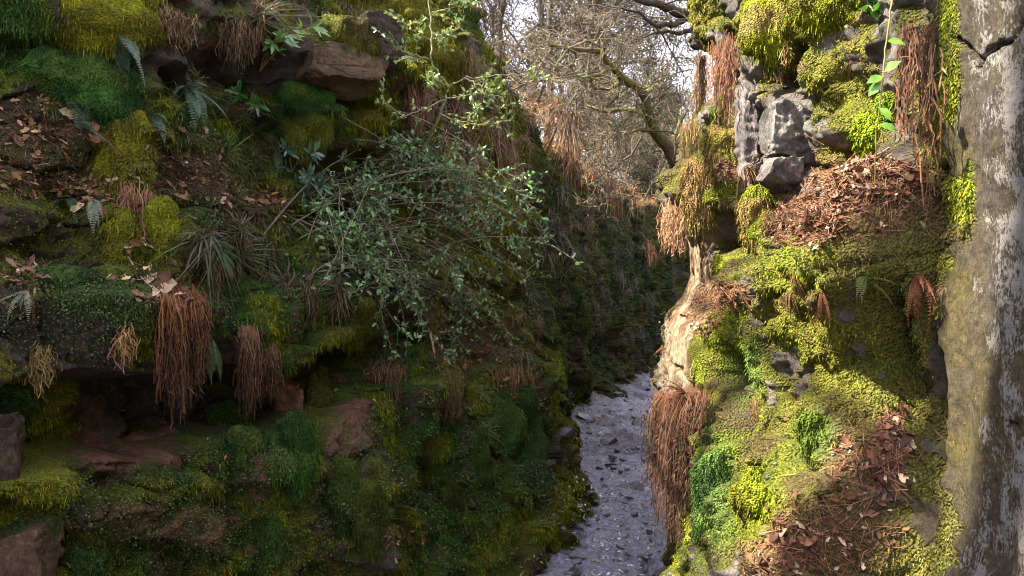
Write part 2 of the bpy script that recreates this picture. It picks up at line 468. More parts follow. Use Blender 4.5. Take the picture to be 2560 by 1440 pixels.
crack_line(WR, [(2350, 575), (2420, 548), (2500, 552), (2570, 540)], 5, .008)
for pts in ([(1905, 555), (1900, 640), (1880, 720)], [(1945, 760), (1950, 900), (1975, 1010)], [(1840, 860), (1852, 1000), (1838, 1130)], [(2285, 560), (2265, 800), (2240, 1060)], [(1903, 210), (1908, 330), (1892, 480)], [(2050, 90), (2040, 160), (2052, 220)], [(1990, 1010), (1975, 1090), (2010, 1160)]): crack_line(WR, pts, 15, .13)
P1 = wall_pos(WR)
face = sstep(2.47, 2.34, Yf)
bl = worley(P1, 2.6, 1.2, sz=1.2); crack = sstep(0.0, 0.09, bl[1]-bl[0])
px, py = proj(P1)
cream = sg(px, py, 1735, 760, 75, 270, 4)*(P1[..., 2] > 1.9)
face_c = 1-(1-face)*(1-.88*cream)
WR.D += cream*(.07*fbm(P1, 4.5, 2, off=67, sz=.12) + .02*fbm(P1, 11, 3, off=68, sz=.3) - .05*sstep(.12, 0, np.abs(fbm(P1, 2.2, 2, off=69, sx=.4, sy=.4))))
rocky = np.clip(sg(px, py, 1960, 350, 130, 150, 4), 0, 1)
WR.D += (1-face_c)*(.07*fbm(P1, 1.6, 3, off=51) + .055*fbm(P1, 5.5, 3, off=55) + .05*fbm(P1, 4.0, 3, off=57, sz=.25) + .05*(bl[2]-.5) - .03*(1-crack))
WR.D += rocky*(.08*(bl[2]-.5) - .04*(1-crack))
WR.D += face*(.05*fbm(P1, 1.3, 2, off=61) + .008*fbm(P1, 6, 4, off=65, sz=.4))
P2 = wall_pos(WR)
b2 = worley(P2, 9, 6.2)
WR.D += (1-face_c)*(.020*fbm(P2, 16, 3, off=58) - .03*np.abs(fbm(P2, 8, 3, off=59)) + .014*(.6-b2[0]) + .005*fbm(P2, 50, 2, off=52)) + face*(.004*fbm(P2, 40, 3, off=66) + .012*fbm(P2, 10, 3, off=71, sz=.3) - .012*np.abs(fbm(P2, 7, 4, off=73, sz=.5)) + .006*(.6-b2[0]))

def with_cap(W):
    P = wall_pos(W)
    k = np.arange(1, W.n_cap+1)
    dist = W.cap_len*((np.exp(k/W.n_cap*5.0)-1)/(math.exp(5.0)-1))
    top = P[:, -1]
    cap = np.empty((len(top), W.n_cap, 3))
    cap[..., 0] = top[:, None, 0]-W.n[:, None, 0]*dist
    cap[..., 1] = top[:, None, 1]-W.n[:, None, 1]*dist
    cap[..., 2] = top[:, None, 2]+W.cap_rise*dist*np.exp(-dist/40)+.12*np.minimum(dist, .5)
    cap[..., 2] += fbm(cap, .7, 3, off=70)*np.minimum(dist*.4, .35)
    return np.concatenate([P, cap], 1)

def blend(c, col, m):
    return c*(1-m[..., None])+np.array(col)*m[..., None]

def grid_quads(a, b, flip):
    i = np.arange(a*b).reshape(a, b)
    q = np.stack([i[:-1, :-1], i[1:, :-1], i[1:, 1:], i[:-1, 1:]], -1).reshape(-1, 4)
    return q[:, ::-1] if flip else q

def finish_wall(W, name, flip, colour_fn):
    P = with_cap(W); n = grid_normals(P)
    toC = np.concatenate([W.n, np.zeros((len(W.n), 1))], 1)
    # orient outward
    sgn = np.sign(np.einsum('ijk,ik->ij', n[:, :W.Z.shape[1]], toC).mean())
    n = n*(sgn if sgn != 0 else 1)
    W.P, W.N = P, n
    rc, mc, mask, lich = colour_fn(W, P, n)
    W.mask = mask; W.mc = mc
    RC = np.concatenate([rc, lich[..., None]], -1); MC = np.concatenate([mc, mask[..., None]], -1)
    me = raw_mesh(name, P, [grid_quads(P.shape[0], P.shape[1], sgn < 0)], M['cliff'], {'RockC': RC.reshape(-1, 4), 'MossC': MC.reshape(-1, 4)})
    W.obj = tag(link_mesh(name, me), kind='structure')
    return W

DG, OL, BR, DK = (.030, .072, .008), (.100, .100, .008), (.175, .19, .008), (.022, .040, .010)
LITTER = (.105, .062, .038)

def colour_left(W, P, n):
    px, py = proj(P)
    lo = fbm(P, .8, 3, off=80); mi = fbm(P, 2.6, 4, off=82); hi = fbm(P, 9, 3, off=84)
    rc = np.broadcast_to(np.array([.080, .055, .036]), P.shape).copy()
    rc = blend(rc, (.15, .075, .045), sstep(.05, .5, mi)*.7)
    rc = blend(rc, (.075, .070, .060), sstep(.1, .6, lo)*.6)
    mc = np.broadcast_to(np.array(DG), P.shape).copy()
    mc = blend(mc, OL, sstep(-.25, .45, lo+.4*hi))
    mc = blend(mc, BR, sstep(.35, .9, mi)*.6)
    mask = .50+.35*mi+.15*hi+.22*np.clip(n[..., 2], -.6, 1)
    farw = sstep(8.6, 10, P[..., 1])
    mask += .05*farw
    def patch(lst, arr, col, amt):
        m = np.zeros(px.shape)
        for (cx, cy, rx, ry) in lst: m = np.maximum(m, sg(px, py, cx, cy, rx, ry, 3))
        m = np.clip(m*(1+.8*hi+.4*mi), 0, 1)*amt
        return blend(arr, col, m), m
    # earth, litter and bare stone where the photo has them
    mc, a = patch([(120, 330, 160, 60), (500, 440, 150, 70), (420, 750, 90, 40), (620, 510, 90, 50), (90, 420, 120, 60), (1200, 850, 130, 70), (320, 310, 60, 40)], mc, LITTER, .9)
    mask += .3*a
    rc, a = patch([(300, 1125, 190, 45), (720, 1005, 45, 50), (870, 1080, 60, 110), (640, 1190, 40, 70), (450, 1300, 200, 40), (560, 1340, 80, 50)], rc, (.20, .095, .060), .85)
    mask -= .55*a
    rc, a = patch([(800, 165, 130, 55), (930, 120, 60, 60)], rc, (.17, .115, .06), .9)
    mask -= .6*a
    rc, a = patch([(450, 990, 300, 90), (600, 170, 260, 70), (330, 190, 60, 90), (60, 250, 80, 80)], rc, (.035, .028, .022), .9)  # dark rock in the hollows, their black shade put into the colour
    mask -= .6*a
    mc, a = patch([(250, 50, 130, 70), (310, 380, 70, 150), (310, 610, 60, 90), (405, 600, 50, 90), (1000, 70, 60, 60), (1080, 150, 60, 80), (930, 260, 60, 80), (1000, 10, 80, 60)], mc, (.15, .145, .010), .9)
    mask += .55*a
    mc, a = patch([(230, 205, 140, 70), (50, 90, 110, 110), (770, 290, 80, 70), (250, 760, 140, 60), (720, 1140, 60, 90)], mc, (.040, .095, .018), .85)
    mask += .55*a
    mc, a = patch([(1240, 560, 80, 170), (1150, 480, 60, 60), (860, 820, 80, 60), (1170, 960, 60, 50), (650, 900, 70, 40)], mc, (.12, .125, .012), .8)
    mask += .35*a
    dk = (1-.5*farw)[..., None]; mc = mc*dk; rc = rc*dk  # darkens the far wall's own colours to deepen its shadow
    top = sstep(0, 1, np.arange(P.shape[1])-W.Z.shape[1]+6)[None]*np.ones(px.shape)
    mc = blend(mc, (.17, .095, .04), top*sstep(-.3, .2, mi)); mask += .4*top
    return rc, mc, mask, .0+0*mask

def colour_right(W, P, n):
    px, py = proj(P)
    lo = fbm(P, 1.1, 3, off=90); mi = fbm(P, 3.4, 4, off=92); hi = fbm(P, 12, 3, off=94)
    st = fbm(P, 9, 4, off=96, sz=.16)
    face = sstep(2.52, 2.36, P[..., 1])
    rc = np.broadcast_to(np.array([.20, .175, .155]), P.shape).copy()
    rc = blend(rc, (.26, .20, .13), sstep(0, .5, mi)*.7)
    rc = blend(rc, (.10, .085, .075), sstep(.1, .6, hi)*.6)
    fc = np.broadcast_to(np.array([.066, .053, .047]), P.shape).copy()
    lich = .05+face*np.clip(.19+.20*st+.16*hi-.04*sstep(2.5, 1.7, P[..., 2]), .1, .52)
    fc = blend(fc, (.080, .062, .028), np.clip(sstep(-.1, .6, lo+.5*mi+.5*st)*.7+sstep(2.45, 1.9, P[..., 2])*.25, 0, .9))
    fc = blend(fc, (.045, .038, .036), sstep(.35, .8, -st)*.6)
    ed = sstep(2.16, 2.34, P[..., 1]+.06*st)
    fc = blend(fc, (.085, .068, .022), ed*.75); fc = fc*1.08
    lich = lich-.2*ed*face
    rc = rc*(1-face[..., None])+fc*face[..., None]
    mc = np.broadcast_to(np.array([.105, .110, .013]), P.shape).copy()
    mc = blend(mc, (.19, .21, .010), sstep(0, .5, mi)*.9)
    mc = blend(mc, (.15, .115, .032), sstep(.1, .6, lo)*.6)
    br_ = fbm(P, 4.5, 4, off=99)
    mc = blend(mc, (.085, .058, .026), sstep(.15, .5, br_)*.85)
    mc = blend(mc, (.055, .075, .014), sstep(.2, .6, -br_)*.7)
    rc = blend(rc, (.075, .060, .045), sstep(-.1, .4, br_)*.7)
    mask = .50+.55*mi+.25*hi+.25*np.clip(n[..., 2], -.5, 1)-1.0*face+.55*face*ed
    def patch(lst, arr, col, amt):
        m = np.zeros(px.shape)
        for (cx, cy, rx, ry) in lst: m = np.maximum(m, sg(px, py, cx, cy, rx, ry, 3))
        m = np.clip(m*(1+.6*hi+.4*mi), 0, 1)*amt
        return blend(arr, col, m), m
    mc, a = patch([(2120, 500, 190, 90), (2160, 1180, 90, 90), (2080, 1330, 150, 70), (2000, 1380, 150, 60), (2230, 1110, 40, 60), (1800, 740, 60, 30), (1840, 430, 60, 25)], mc, (.21, .105, .058), 1)
    mask += .5*a
    mc, a = patch([(1940, 60, 80, 80), (2000, 660, 100, 70), (1880, 1270, 70, 100), (2080, 30, 80, 40), (2160, 310, 60, 50), (1800, 860, 80, 80), (1900, 540, 26, 80), (2230, 900, 60, 140)], mc, (.16, .185, .010), 1)
    mask += .6*a
    mc, a = patch([(1790, 1230, 50, 140), (2030, 1090, 60, 60), (1870, 930, 40, 70)], mc, (.085, .14, .025), .9)  # shade of the fold and wall foot painted as greener, darker moss
    mask += .5*a
    mc, a = patch([(2090, 180, 100, 110), (2060, 880, 120, 150), (1990, 1000, 60, 120)], mc, (.17, .165, .020), .8)
    mask += .35*a
    gul = sstep(2.36, 2.42, P[..., 1])*sstep(2.75, 2.55, P[..., 1])
    mc = blend(mc, (.135, .115, .028), gul*.5); mask += .75*gul*(.6+.8*mi)
    mc, a = patch([(2275, 950, 70, 260), (2320, 1300, 80, 260), (2290, 700, 44, 120)], mc, (.13, .125, .022), .9)
    mask += 1.5*a
    mc, a = patch([(2372, 130, 24, 190), (2330, 330, 30, 120), (2400, 500, 30, 60)], mc, (.19, .22, .012), .9)
    mask += 1.2*a
    rc, a = patch([(2290, 1220, 75, 260)], rc, (.085, .065, .032), .9)
    rc, a = patch([(1970, 350, 60, 130), (1870, 350, 35, 170), (1960, 450, 80, 40)], rc, (.20, .18, .17), 1)
    mask -= .8*a
    rc, a = patch([(1700, 760, 48, 230), (1730, 640, 40, 100)], rc, (.36, .275, .175), 1)
    rc = blend(rc, (.16, .09, .05), a*sstep(.0, .5, fbm(P, 14, 3, off=98, sz=.15)))
    mask -= .75*a
    top = sstep(0, 1, np.arange(P.shape[1])-W.Z.shape[1]+6)[None]*np.ones(px.shape)
    mc = blend(mc, (.17, .095, .04), top*sstep(-.3, .2, mi)); mask += .4*top
    return rc, mc, mask, lich

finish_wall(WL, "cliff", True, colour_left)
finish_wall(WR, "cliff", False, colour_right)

# ---- the path on the chasm floor
gx = np.concatenate([np.linspace(-8, -1.6, 30), np.arange(-1.5, 4.5, .02), np.linspace(4.55, 14, 60)])
gy = [-8.0]
while gy[-1] < 30: gy.append(gy[-1]+(.25 if gy[-1] < 4 else max(.02, .0032*gy[-1])))
gy = np.array(gy)
GX, GY = np.meshgrid(gx, gy, indexing='ij')
Pl, _ = smooth_poly(Lpoly, .1); Pr, _ = smooth_poly(Rpoly, .1)
lx = np.interp(GY, Pl[:, 1], Pl[:, 0]); rx_ = np.interp(GY, Pr[:, 1], Pr[:, 0])
G = np.stack([GX, GY, np.zeros_like(GX)], -1)
def path_height(G, dl, dr, Y):
    farb = sstep(9, 11, Y)
    h = .05*fbm(G, 1.3, 3, off=100)+.03*fbm(G, 5, 3, off=101)
    c1, c2, cid = worley(G, 4.5, 8.0)
    h += .045*(cid-.4)*sstep(.0, .14, c2-c1)*sstep(-.1, .3, fbm(G, .9, 2, off=105))
    c1, c2, cid = worley(G, 16, 3.0)
    h += .010*(cid-.5)*sstep(.0, .2, c2-c1)*sstep(-.2, .3, fbm(G, 1.4, 2, off=107))
    h += .007*fbm(G, 30, 2, off=103)
    h += (.16+.16*farb)*np.exp(-np.maximum(dl, 0)/(.22+.2*farb)) + .12*np.exp(-np.maximum(dr, 0)/.2)
    return h
G[..., 2] = path_height(G, GX-lx, rx_-GX, GY)
mud = np.broadcast_to(np.array([.34, .325, .42]), G.shape).copy()
c1, c2, cid = worley(G, 16, 3.0)
m1 = fbm(G, 1.7, 4, off=110)
mud = mud*(.8+.4*cid[..., None])
mud = blend(mud, (.085, .065, .06), sstep(.15, .55, -m1)*.7)
mud = blend(mud, (.36, .34, .34), sstep(.80, .90, cid)*sstep(-.2, .3, m1)*.8)
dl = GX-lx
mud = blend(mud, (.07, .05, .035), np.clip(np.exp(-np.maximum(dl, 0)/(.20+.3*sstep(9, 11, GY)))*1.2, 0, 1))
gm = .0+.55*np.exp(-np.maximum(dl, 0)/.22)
me = raw_mesh("path", G, [grid_quads(*GX.shape, False)], None, {'RockC': np.concatenate([mud, np.zeros(GX.shape+(1,))], -1).reshape(-1, 4), 'MossC': np.concatenate([np.broadcast_to(np.array([.05, .06, .015]), G.shape), gm[..., None]], -1).reshape(-1, 4)})
M['path'] = mat_ground("wet_path", rock_rough=0.36)
M['path'].node_tree.nodes["Principled BSDF"].inputs['Specular IOR Level'].default_value = .5
_nt = M['path'].node_tree
_n = _nd(_nt, "ShaderNodeTexNoise", {'Scale': 3.0, 'Detail': 8.0, 'Roughness': .75}); _t = _nd(_nt, "ShaderNodeTexCoord", {}); _m = _nd(_nt, "ShaderNodeMapRange", {})
_nt.links.new(_t.outputs['Object'], _n.inputs['Vector']); _nt.links.new(_n.outputs[0], _m.inputs[0]); _nt.links.new(_m.outputs[0], _nt.nodes["Principled BSDF"].inputs['Roughness'])
_m.inputs[1].default_value = .38; _m.inputs[2].default_value = .62; _m.inputs[3].default_value = .08; _m.inputs[4].default_value = .5
me.materials.append(M['path'])
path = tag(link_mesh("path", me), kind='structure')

# ---- which wall point shows at a photo pixel (to stand the plants where they grow)
CELL = 5; ZW, ZH = 2560//CELL, 1440//CELL
zb = np.full((ZH+2, ZW+2), 1e9); zi = np.full((ZH+2, ZW+2), -1, np.int64)
nL = WL.P.reshape(-1, 3).shape[0]; nR = WR.P.reshape(-1, 3).shape[0]
AP = np.concatenate([WL.P.reshape(-1, 3), WR.P.reshape(-1, 3), G.reshape(-1, 3)])
Gn = grid_normals(G); Gn *= np.sign(Gn[..., 2:3])
AN = np.concatenate([WL.N.reshape(-1, 3), WR.N.reshape(-1, 3), Gn.reshape(-1, 3)])
vis = AP[:, 1] > .6
apx, apy = proj(AP)
vis &= (apx > -20) & (apx < 2580) & (apy > -20) & (apy < 1460)
ids = np.nonzero(vis)[0]; ids = ids[np.argsort(-AP[ids, 1])]
ci = np.clip((apx[ids]/CELL).astype(int), 0, ZW); cj = np.clip((apy[ids]/CELL).astype(int), 0, ZH)
zi[cj, ci] = ids
def pick(px, py):
    """nearest-to-camera surface point and normal seen at a photo pixel"""
    i, j = int(np.clip(px/CELL, 0, ZW-1)), int(np.clip(py/CELL, 0, ZH-1))
    for r in range(0, 9):
        w = zi[max(0, j-r):j+r+1, max(0, i-r):i+r+1]; w = w[w >= 0]
        if len(w):
            k = w[np.argmin(AP[w, 1])] if r == 0 else w[np.argmin((apx[w]-px)**2+(apy[w]-py)**2)]
            return AP[k].copy(), AN[k].copy()
    return at(px, py, 12.0), np.array([0, 0, 1.0])

# ------------------------------------------------------------------ plant builders
def rnd(n, a=0.0, b=1.0): return rng.uniform(a, b, n)
def unit(v): v = np.asarray(v, float); return v/(np.linalg.norm(v, axis=-1, keepdims=True)+1e-9)
def jitter(col, n, amt=.25, hue=.12):
    c = np.asarray(col, float)*(1+rng.normal(0, amt, (n, 1)))*(1+rng.normal(0, hue, (n, 3)))
    return np.clip(c, .004, .9)

def blades(mb, base, d0, L, droop, w, col, nseg=5, tip=None):
    """arching strips: base (N,3), start direction, length, droop, width"""
    base = np.asarray(base, float); N = len(base)
    d0 = unit(np.broadcast_to(d0, (N, 3))); L = np.broadcast_to(L, (N,)); droop = np.broadcast_to(droop, (N,)); w = np.broadcast_to(w, (N,))
    t = np.linspace(0, 1, nseg+1)
    p = base[:, None]+d0[:, None]*(t[None, :, None]*L[:, None, None])
    p[..., 2] -= (t[None]**2)*(L*droop)[:, None]
    # keep the length near L when it droops
    side = np.cross(d0, np.array([0, 0, 1.])+rng.normal(0, .5, (N, 3))); side = unit(side)
    prof_w = np.array([.55, .95, 1, .85, .55, .08]) if nseg == 5 else np.interp(t, [0, .2, .5, 1], [.6, 1, .9, .08])
    off = side[:, None]*(prof_w[None, :, None]*w[:, None, None]*.5)
    V = np.stack([p-off, p+off], 2)                 # N, nseg+1, 2, 3
    k = np.arange(nseg)*2
    q = np.stack([k, k+1, k+3, k+2], 1)
    idx = (q[None]+(np.arange(N)*(nseg+1)*2)[:, None, None]).reshape(-1, 4)
    col = np.broadcast_to(col, (N, 3))
    cc = np.repeat(col[:, None], nseg+1, 1)
    if tip is not None:
        tip = np.broadcast_to(tip, (N, 3)); cc = cc*(1-t[None, :, None]**1.5)+tip[:, None]*t[None, :, None]**1.5
    mb.add(V.reshape(-1, 3), idx, None, np.repeat(cc.reshape(-1, 3), 2, 0))

# leaf templates: x across, y along, z out of the leaf
OAK_V = np.array([[0, 0, 0], [.22, .25, .10], [.16, .4, .05], [.3, .6, .13], [.14, .85, .10], [0, 1, .16], [-.14, .85, .08], [-.3, .6, .15], [-.16, .4, .06], [-.22, .25, .1], [0, .4, -.02], [0, .7, .04]])
OAK_T = np.array([[0, 1, 10], [1, 2, 10], [2, 3, 11], [2, 11, 10], [3, 4, 11], [4, 5, 11], [5, 6, 11], [6, 7, 11], [7, 8, 11], [8, 10, 11], [8, 9, 10], [9, 0, 10]])
HOL_V = np.array([[0, 0, 0], [.24, .18, .10], [.15, .32, .04], [.30, .48, .14], [.15, .62, .05], [.20, .80, .10], [0, 1.02, -.06], [-.20, .80, .10], [-.15, .62, .05], [-.30, .48, .14], [-.15, .32, .04], [-.24, .18, .10], [0, .3, -.02], [0, .62, -.02]])
HOL_T = np.array([[0, 1, 12], [1, 2, 12], [2, 3, 13], [2, 13, 12], [3, 4, 13], [4, 5, 13], [5, 6, 13], [6, 7, 13], [7, 8, 13], [8, 9, 13], [9, 10, 13], [10, 12, 13], [10, 11, 12], [11, 0, 12]])
LAN_V = np.array([[0, 0, 0], [.12, .3, .03], [.13, .6, .03], [0, 1, -.12], [-.13, .6, .03], [-.12, .3, .03], [0, .3, 0], [0, .6, -.02]])
LAN_T = np.array([[0, 1, 6], [1, 2, 7], [1, 7, 6], [2, 3, 7], [3, 4, 7], [4, 5, 6], [4, 6, 7], [5, 0, 6]])

DEADCOL = np.array([[.20, .095, .045], [.15, .07, .032], [.28, .15, .08], [.36, .24, .14], [.11, .06, .035], [.24, .12, .05]])
def litter(mb, P, N, size=.055, cols=DEADCOL, lift=.012):
    n = len(P)
    z = unit(N*.9+np.array([0, 0, .4])+rng.normal(0, .33, (n, 3)))
    R = frames(z, spin=rnd(n, 0, 6.28))
    s = size*rnd(n, .3, .95)*np.where(rnd(n) < .12, 1.9, 1.0)
    sc = np.stack([s*rnd(n, .6, 1.1), s, s*rnd(n, .3, 2.2)], 1)
    mb.inst(OAK_V, None, R, P+z*lift*rnd(n)[:, None], sc, jitter(cols[rng.integers(0, len(cols), n)], n, .2, .06), OAK_T)

def sample(W_mask, n):
    k = np.nonzero(W_mask)[0]
    return k[rng.integers(0, len(k), n)] if len(k) else k

def region(cx, cy, rx, ry, n, up=None):
    """n surface points seen inside an ellipse of the photo, with normals"""
    a, r = rnd(n, 0, 6.283), 1.18*rnd(n)**.62
    out = [pick(cx+rx*rr*math.cos(t), cy+ry*rr*math.sin(t)) for t, rr in zip(a, r)]
    return np.array([o[0] for o in out]), np.array([o[1] for o in out])

# ---- fern fronds (shared meshes)
def frond_mesh(name, col, droop, npair=24, dead=False, width=.15):
    if dead: width = .085
    mb = MB(); t = np.linspace(.10, .98, npair)
    def cl(t): return np.stack([0*t, t*(1-.25*droop*t), .22*t-droop*t**2*.75], -1)
    tt = np.linspace(0, 1, 9)
    mb.tube(cl(tt), np.linspace(.008, .002, 9), np.array(col)*np.array([1.3, .9, .8]), 4)
    c = cl(t); d = unit(np.gradient(c, axis=0)); up = unit(np.cross(np.array([1., 0, 0]), d))
    for sgn in (-1, 1):
        l = width*np.sin(np.clip(t*1.05, 0, 1)**.62*np.pi)**.8*(1+rng.normal(0, .08, npair))
        x = np.array([sgn, 0, 0.])[None]*.93+d*.35-up*(.25+(rnd(npair, 0, .9)[:, None] if dead else .0))
        x = unit(x)
        wv = d*(.42/npair)*1.15
        wv = wv*.62
        a, b_, e = c-wv*.8, c+wv*.8, c+x*l[:, None]
        m1, m2 = c+x*(l*.6)[:, None]-wv, c+x*(l*.6)[:, None]+wv
        V = np.stack([a, m1, e, m2, b_], 1)
        k = np.arange(npair)*5
        col_ = jitter(col, npair, .15, .05)
        mb.add(V.reshape(-1, 3), np.stack([k, k+1, k+3, k+4], 1), np.stack([k+1, k+2, k+3], 1), np.repeat(col_, 5, 0))
    return mb.mesh(name, M['dead'] if dead else M['fern'])

GREENF, BLUEF, YELF, BROWNF = (.055, .115, .035), (.085, .135, .085), (.13, .17, .04), (.125, .052, .026)
FR = {}
for nm, col, dead in (("green", GREENF, False), ("blue", BLUEF, False), ("yellow", YELF, False), ("brown", BROWNF, True), ("pale", (.30, .33, .24), False)):
    FR[nm] = [frond_mesh("frond", col, dr, 22, dead) for dr in (.5, .95, 1.4)]

def fern(px, py, size, n, kind, label, aim=(0, 0, -.2), spread=.7, group=None, cat="fern", cols=None):
    P, N = pick(px, py)
    root = tag(empty("fern" if kind != "brown" else "dead_fern", P+N*.01), label, cat, group)
    size = size*.85
    for k in range(int(n*1.9)):
        d = unit(N*.7+np.array(aim)+rng.normal(0, spread, 3)*np.array([1, .6, .6]))
        if np.dot(d, N) < .15: d = unit(d+N*(.3-np.dot(d, N)))
        me = FR['brown' if (kind != 'brown' and k > 3 and rng.random() < .25) else kind][rng.integers(0, 3)]
        o = link_mesh("frond", me, (0, 0, 0), root)
        q = Vector(d).to_track_quat('Y', 'Z')
        o.rotation_mode = 'QUATERNION'; o.rotation_quaternion = q
        s = size*rng.uniform(.45, 1.15); o.scale = (s, s, s)
    return root

# ---- tufts of woodrush / grass (shared meshes)
def tuft_mesh(name, col, tip, n=46, L=.30, w=.009, out=.8, droop=1.0, brown=.3, browncol=(.17, .085, .04)):
    mb = MB()
    d = unit(np.stack([rng.normal(0, .55, n), rng.normal(0, .55, n), np.abs(rng.normal(.55, .3, n))], 1)*np.array([out, out, 1]))
    c = jitter(col, n, .25, .1); b = rnd(n) < brown
    c[b] = jitter(browncol, int(b.sum()), .25, .08)
    blades(mb, rng.normal(0, .018, (n, 3)), d, L*rnd(n, .5, 1.15), droop*rnd(n, .5, 1.4), w*rnd(n, .6, 1.2), c, 5, np.where(b[:, None], c*1.2, jitter(tip, n, .2)))
    return mb.mesh(name, M['blade'])
TU = {
    'rush': [tuft_mesh("tuft", (.055, .075, .022), (.15, .14, .07), 70, .34, .010, .9, 1.25, .5) for _ in range(4)],
    'brown': [tuft_mesh("tuft", (.16, .085, .045), (.24, .15, .09), 80, .36, .008, .8, 1.7, .7) for _ in range(4)],
    'grass': [tuft_mesh("tuft", (.06, .11, .02), (.13, .16, .05), 60, .26, .006, .7, .9, .12) for _ in range(4)],
    'dark': [tuft_mesh("tuft", (.035, .050, .016), (.09, .09, .05), 60, .32, .010, .9, 1.3, .4, (.09, .055, .03)) for _ in range(3)],
}
def tuft(P, N, kind, scale, label, group, name="woodrush_tuft", cat="grass tuft", lean=.9):
    o = link_mesh(name, TU[kind][rng.integers(0, len(TU[kind]))], P-N*.01)
    z = unit(N*lean+np.array([0, 0, .55])+rng.normal(0, .18, 3))
    R = frames(z[None], spin=rnd(1, 0, 6.28))[0]
    from mathutils import Matrix
    o.rotation_mode = 'QUATERNION'; o.rotation_quaternion = Matrix(R.tolist()).to_quaternion()
    s = scale*rng.uniform(.75, 1.25); o.scale = (s, s, s)
    return tag(o, label, cat, group)

# ---- moss cushions
M['cushion'] = mat_leaf("moss_cushion", rough=.95, spec=.08, trans=0, var=.55, scale=60)
_nt = M['cushion'].node_tree; _v = _nd(_nt, "ShaderNodeTexVoronoi", {'Scale': 110.0}); _t = _nd(_nt, "ShaderNodeTexCoord", {})
_b = _nd(_nt, "ShaderNodeBump", {'Strength': .9, 'Distance': .02}); _b.invert = True
_nt.links.new(_t.outputs['Object'], _v.inputs['Vector']); _nt.links.new(_v.outputs[0], _b.inputs['Height']); _nt.links.new(_b.outputs[0], _nt.nodes["Principled BSDF"].inputs['Normal'])

def cushion(px, py, rx, ry, col, label, col2=None, drip=.5, fuzz=1.0, depth=.58, name="moss_cushion", sink=.55, strand=.022, dcol=None, group=None):
    P, N = pick(px, py)
    Y = P[1]; k = Y/FPX
    a, h, dpt = rx*k, ry*k, rx*k*depth
    nu, nv = 56, 40
    u = np.linspace(0, 2*np.pi, nu, endpoint=False); v = np.linspace(.02, np.pi-.02, nv)
    U, Vv = np.meshgrid(u, v, indexing='ij')
    S = np.stack([np.cos(U)*np.sin(Vv), np.sin(U)*np.sin(Vv), np.cos(Vv)], -1)
    view = unit(P-np.array([0, 0, EYE])); right = unit(np.cross(view, [0, 0, 1.])); upv = np.array([0, 0, 1.])
    dn = unit(-view*np.array([1, 1, 0])*.6+N*np.array([1, 1, 0])*.6)
    Q = S*np.array([1, 1, 1.])
    zz_ = np.sign(Q[..., 2])*np.abs(Q[..., 2])**1.0
    low = np.clip(-zz_, 0, 1)
    shrink = 1-.25*drip*low
    X = Q[..., 0]*a*shrink; Yd = Q[..., 1]*dpt*shrink; Zd = zz_*h
    B = P-dn*dpt*sink
    W = B+X[..., None]*right+Yd[..., None]*dn+Zd[..., None]*upv
    sd = float(px*.13+py*.07)
    ns = .34*fbm(W, 1/(a*.9+.02), 4, off=sd)+.10*fbm(W, 13, 3, off=sd)
    W = W+(S[..., :1]*right+S[..., 1:2]*dn+S[..., 2:]*upv)*(ns*min(a, h))[..., None]
    W[..., 2] += -.22*h*drip*low*fbm(W, 12, 2, off=sd+3, sz=.1)
    nrm = unit(S[..., :1]/a*right+S[..., 1:2]/dpt*dn+S[..., 2:]/h*upv)
    tone = sstep(-.5, .6, fbm(W, 5, 3, off=sd+9))
    c1 = np.array(col); c2 = np.array(col2 if col2 is not None else c1*.6)
    cc = c1*tone[..., None]+c2*(1-tone[..., None])
    if dcol is not None: cc = blend(cc, dcol, sstep(.1, .5, fbm(W, 3.5, 3, off=sd+21))*.8)
    mb = MB()
    i = np.arange(nu*nv).reshape(nu, nv); i2 = np.roll(i, -1, 0)
    q = np.stack([i[:, :-1], i[:, 1:], i2[:, 1:], i2[:, :-1]], -1).reshape(-1, 4)
    mb.add(W.reshape(-1, 3), q, None, cc.reshape(-1, 3))
    n = int(fuzz*min(9000, 900+a*h*42000))
    j = rng.integers(0, nu*nv, n)
    bp = W.reshape(-1, 3)[j]+rng.normal(0, a/22, (n, 3)); bn = nrm.reshape(-1, 3)[j]
    keep = np.einsum('ij,j->i', bn, -view) > -.35
    bp, bn, jj = bp[keep], bn[keep], j[keep]; n = len(bp)
    blades(mb, bp-bn*.006, bn*.9+np.array([0, 0, -.25*drip])+rng.normal(0, .35, (n, 3)), strand*rnd(n, .5, 1.6), .5+drip, .0055*rnd(n, .6, 1.4), np.clip(cc.reshape(-1, 3)[jj]*rnd(n, .65, 1.6)[:, None], 0, .5), 2)
    return tag(mb.build(name, M['cushion'], B), label, "moss", group)

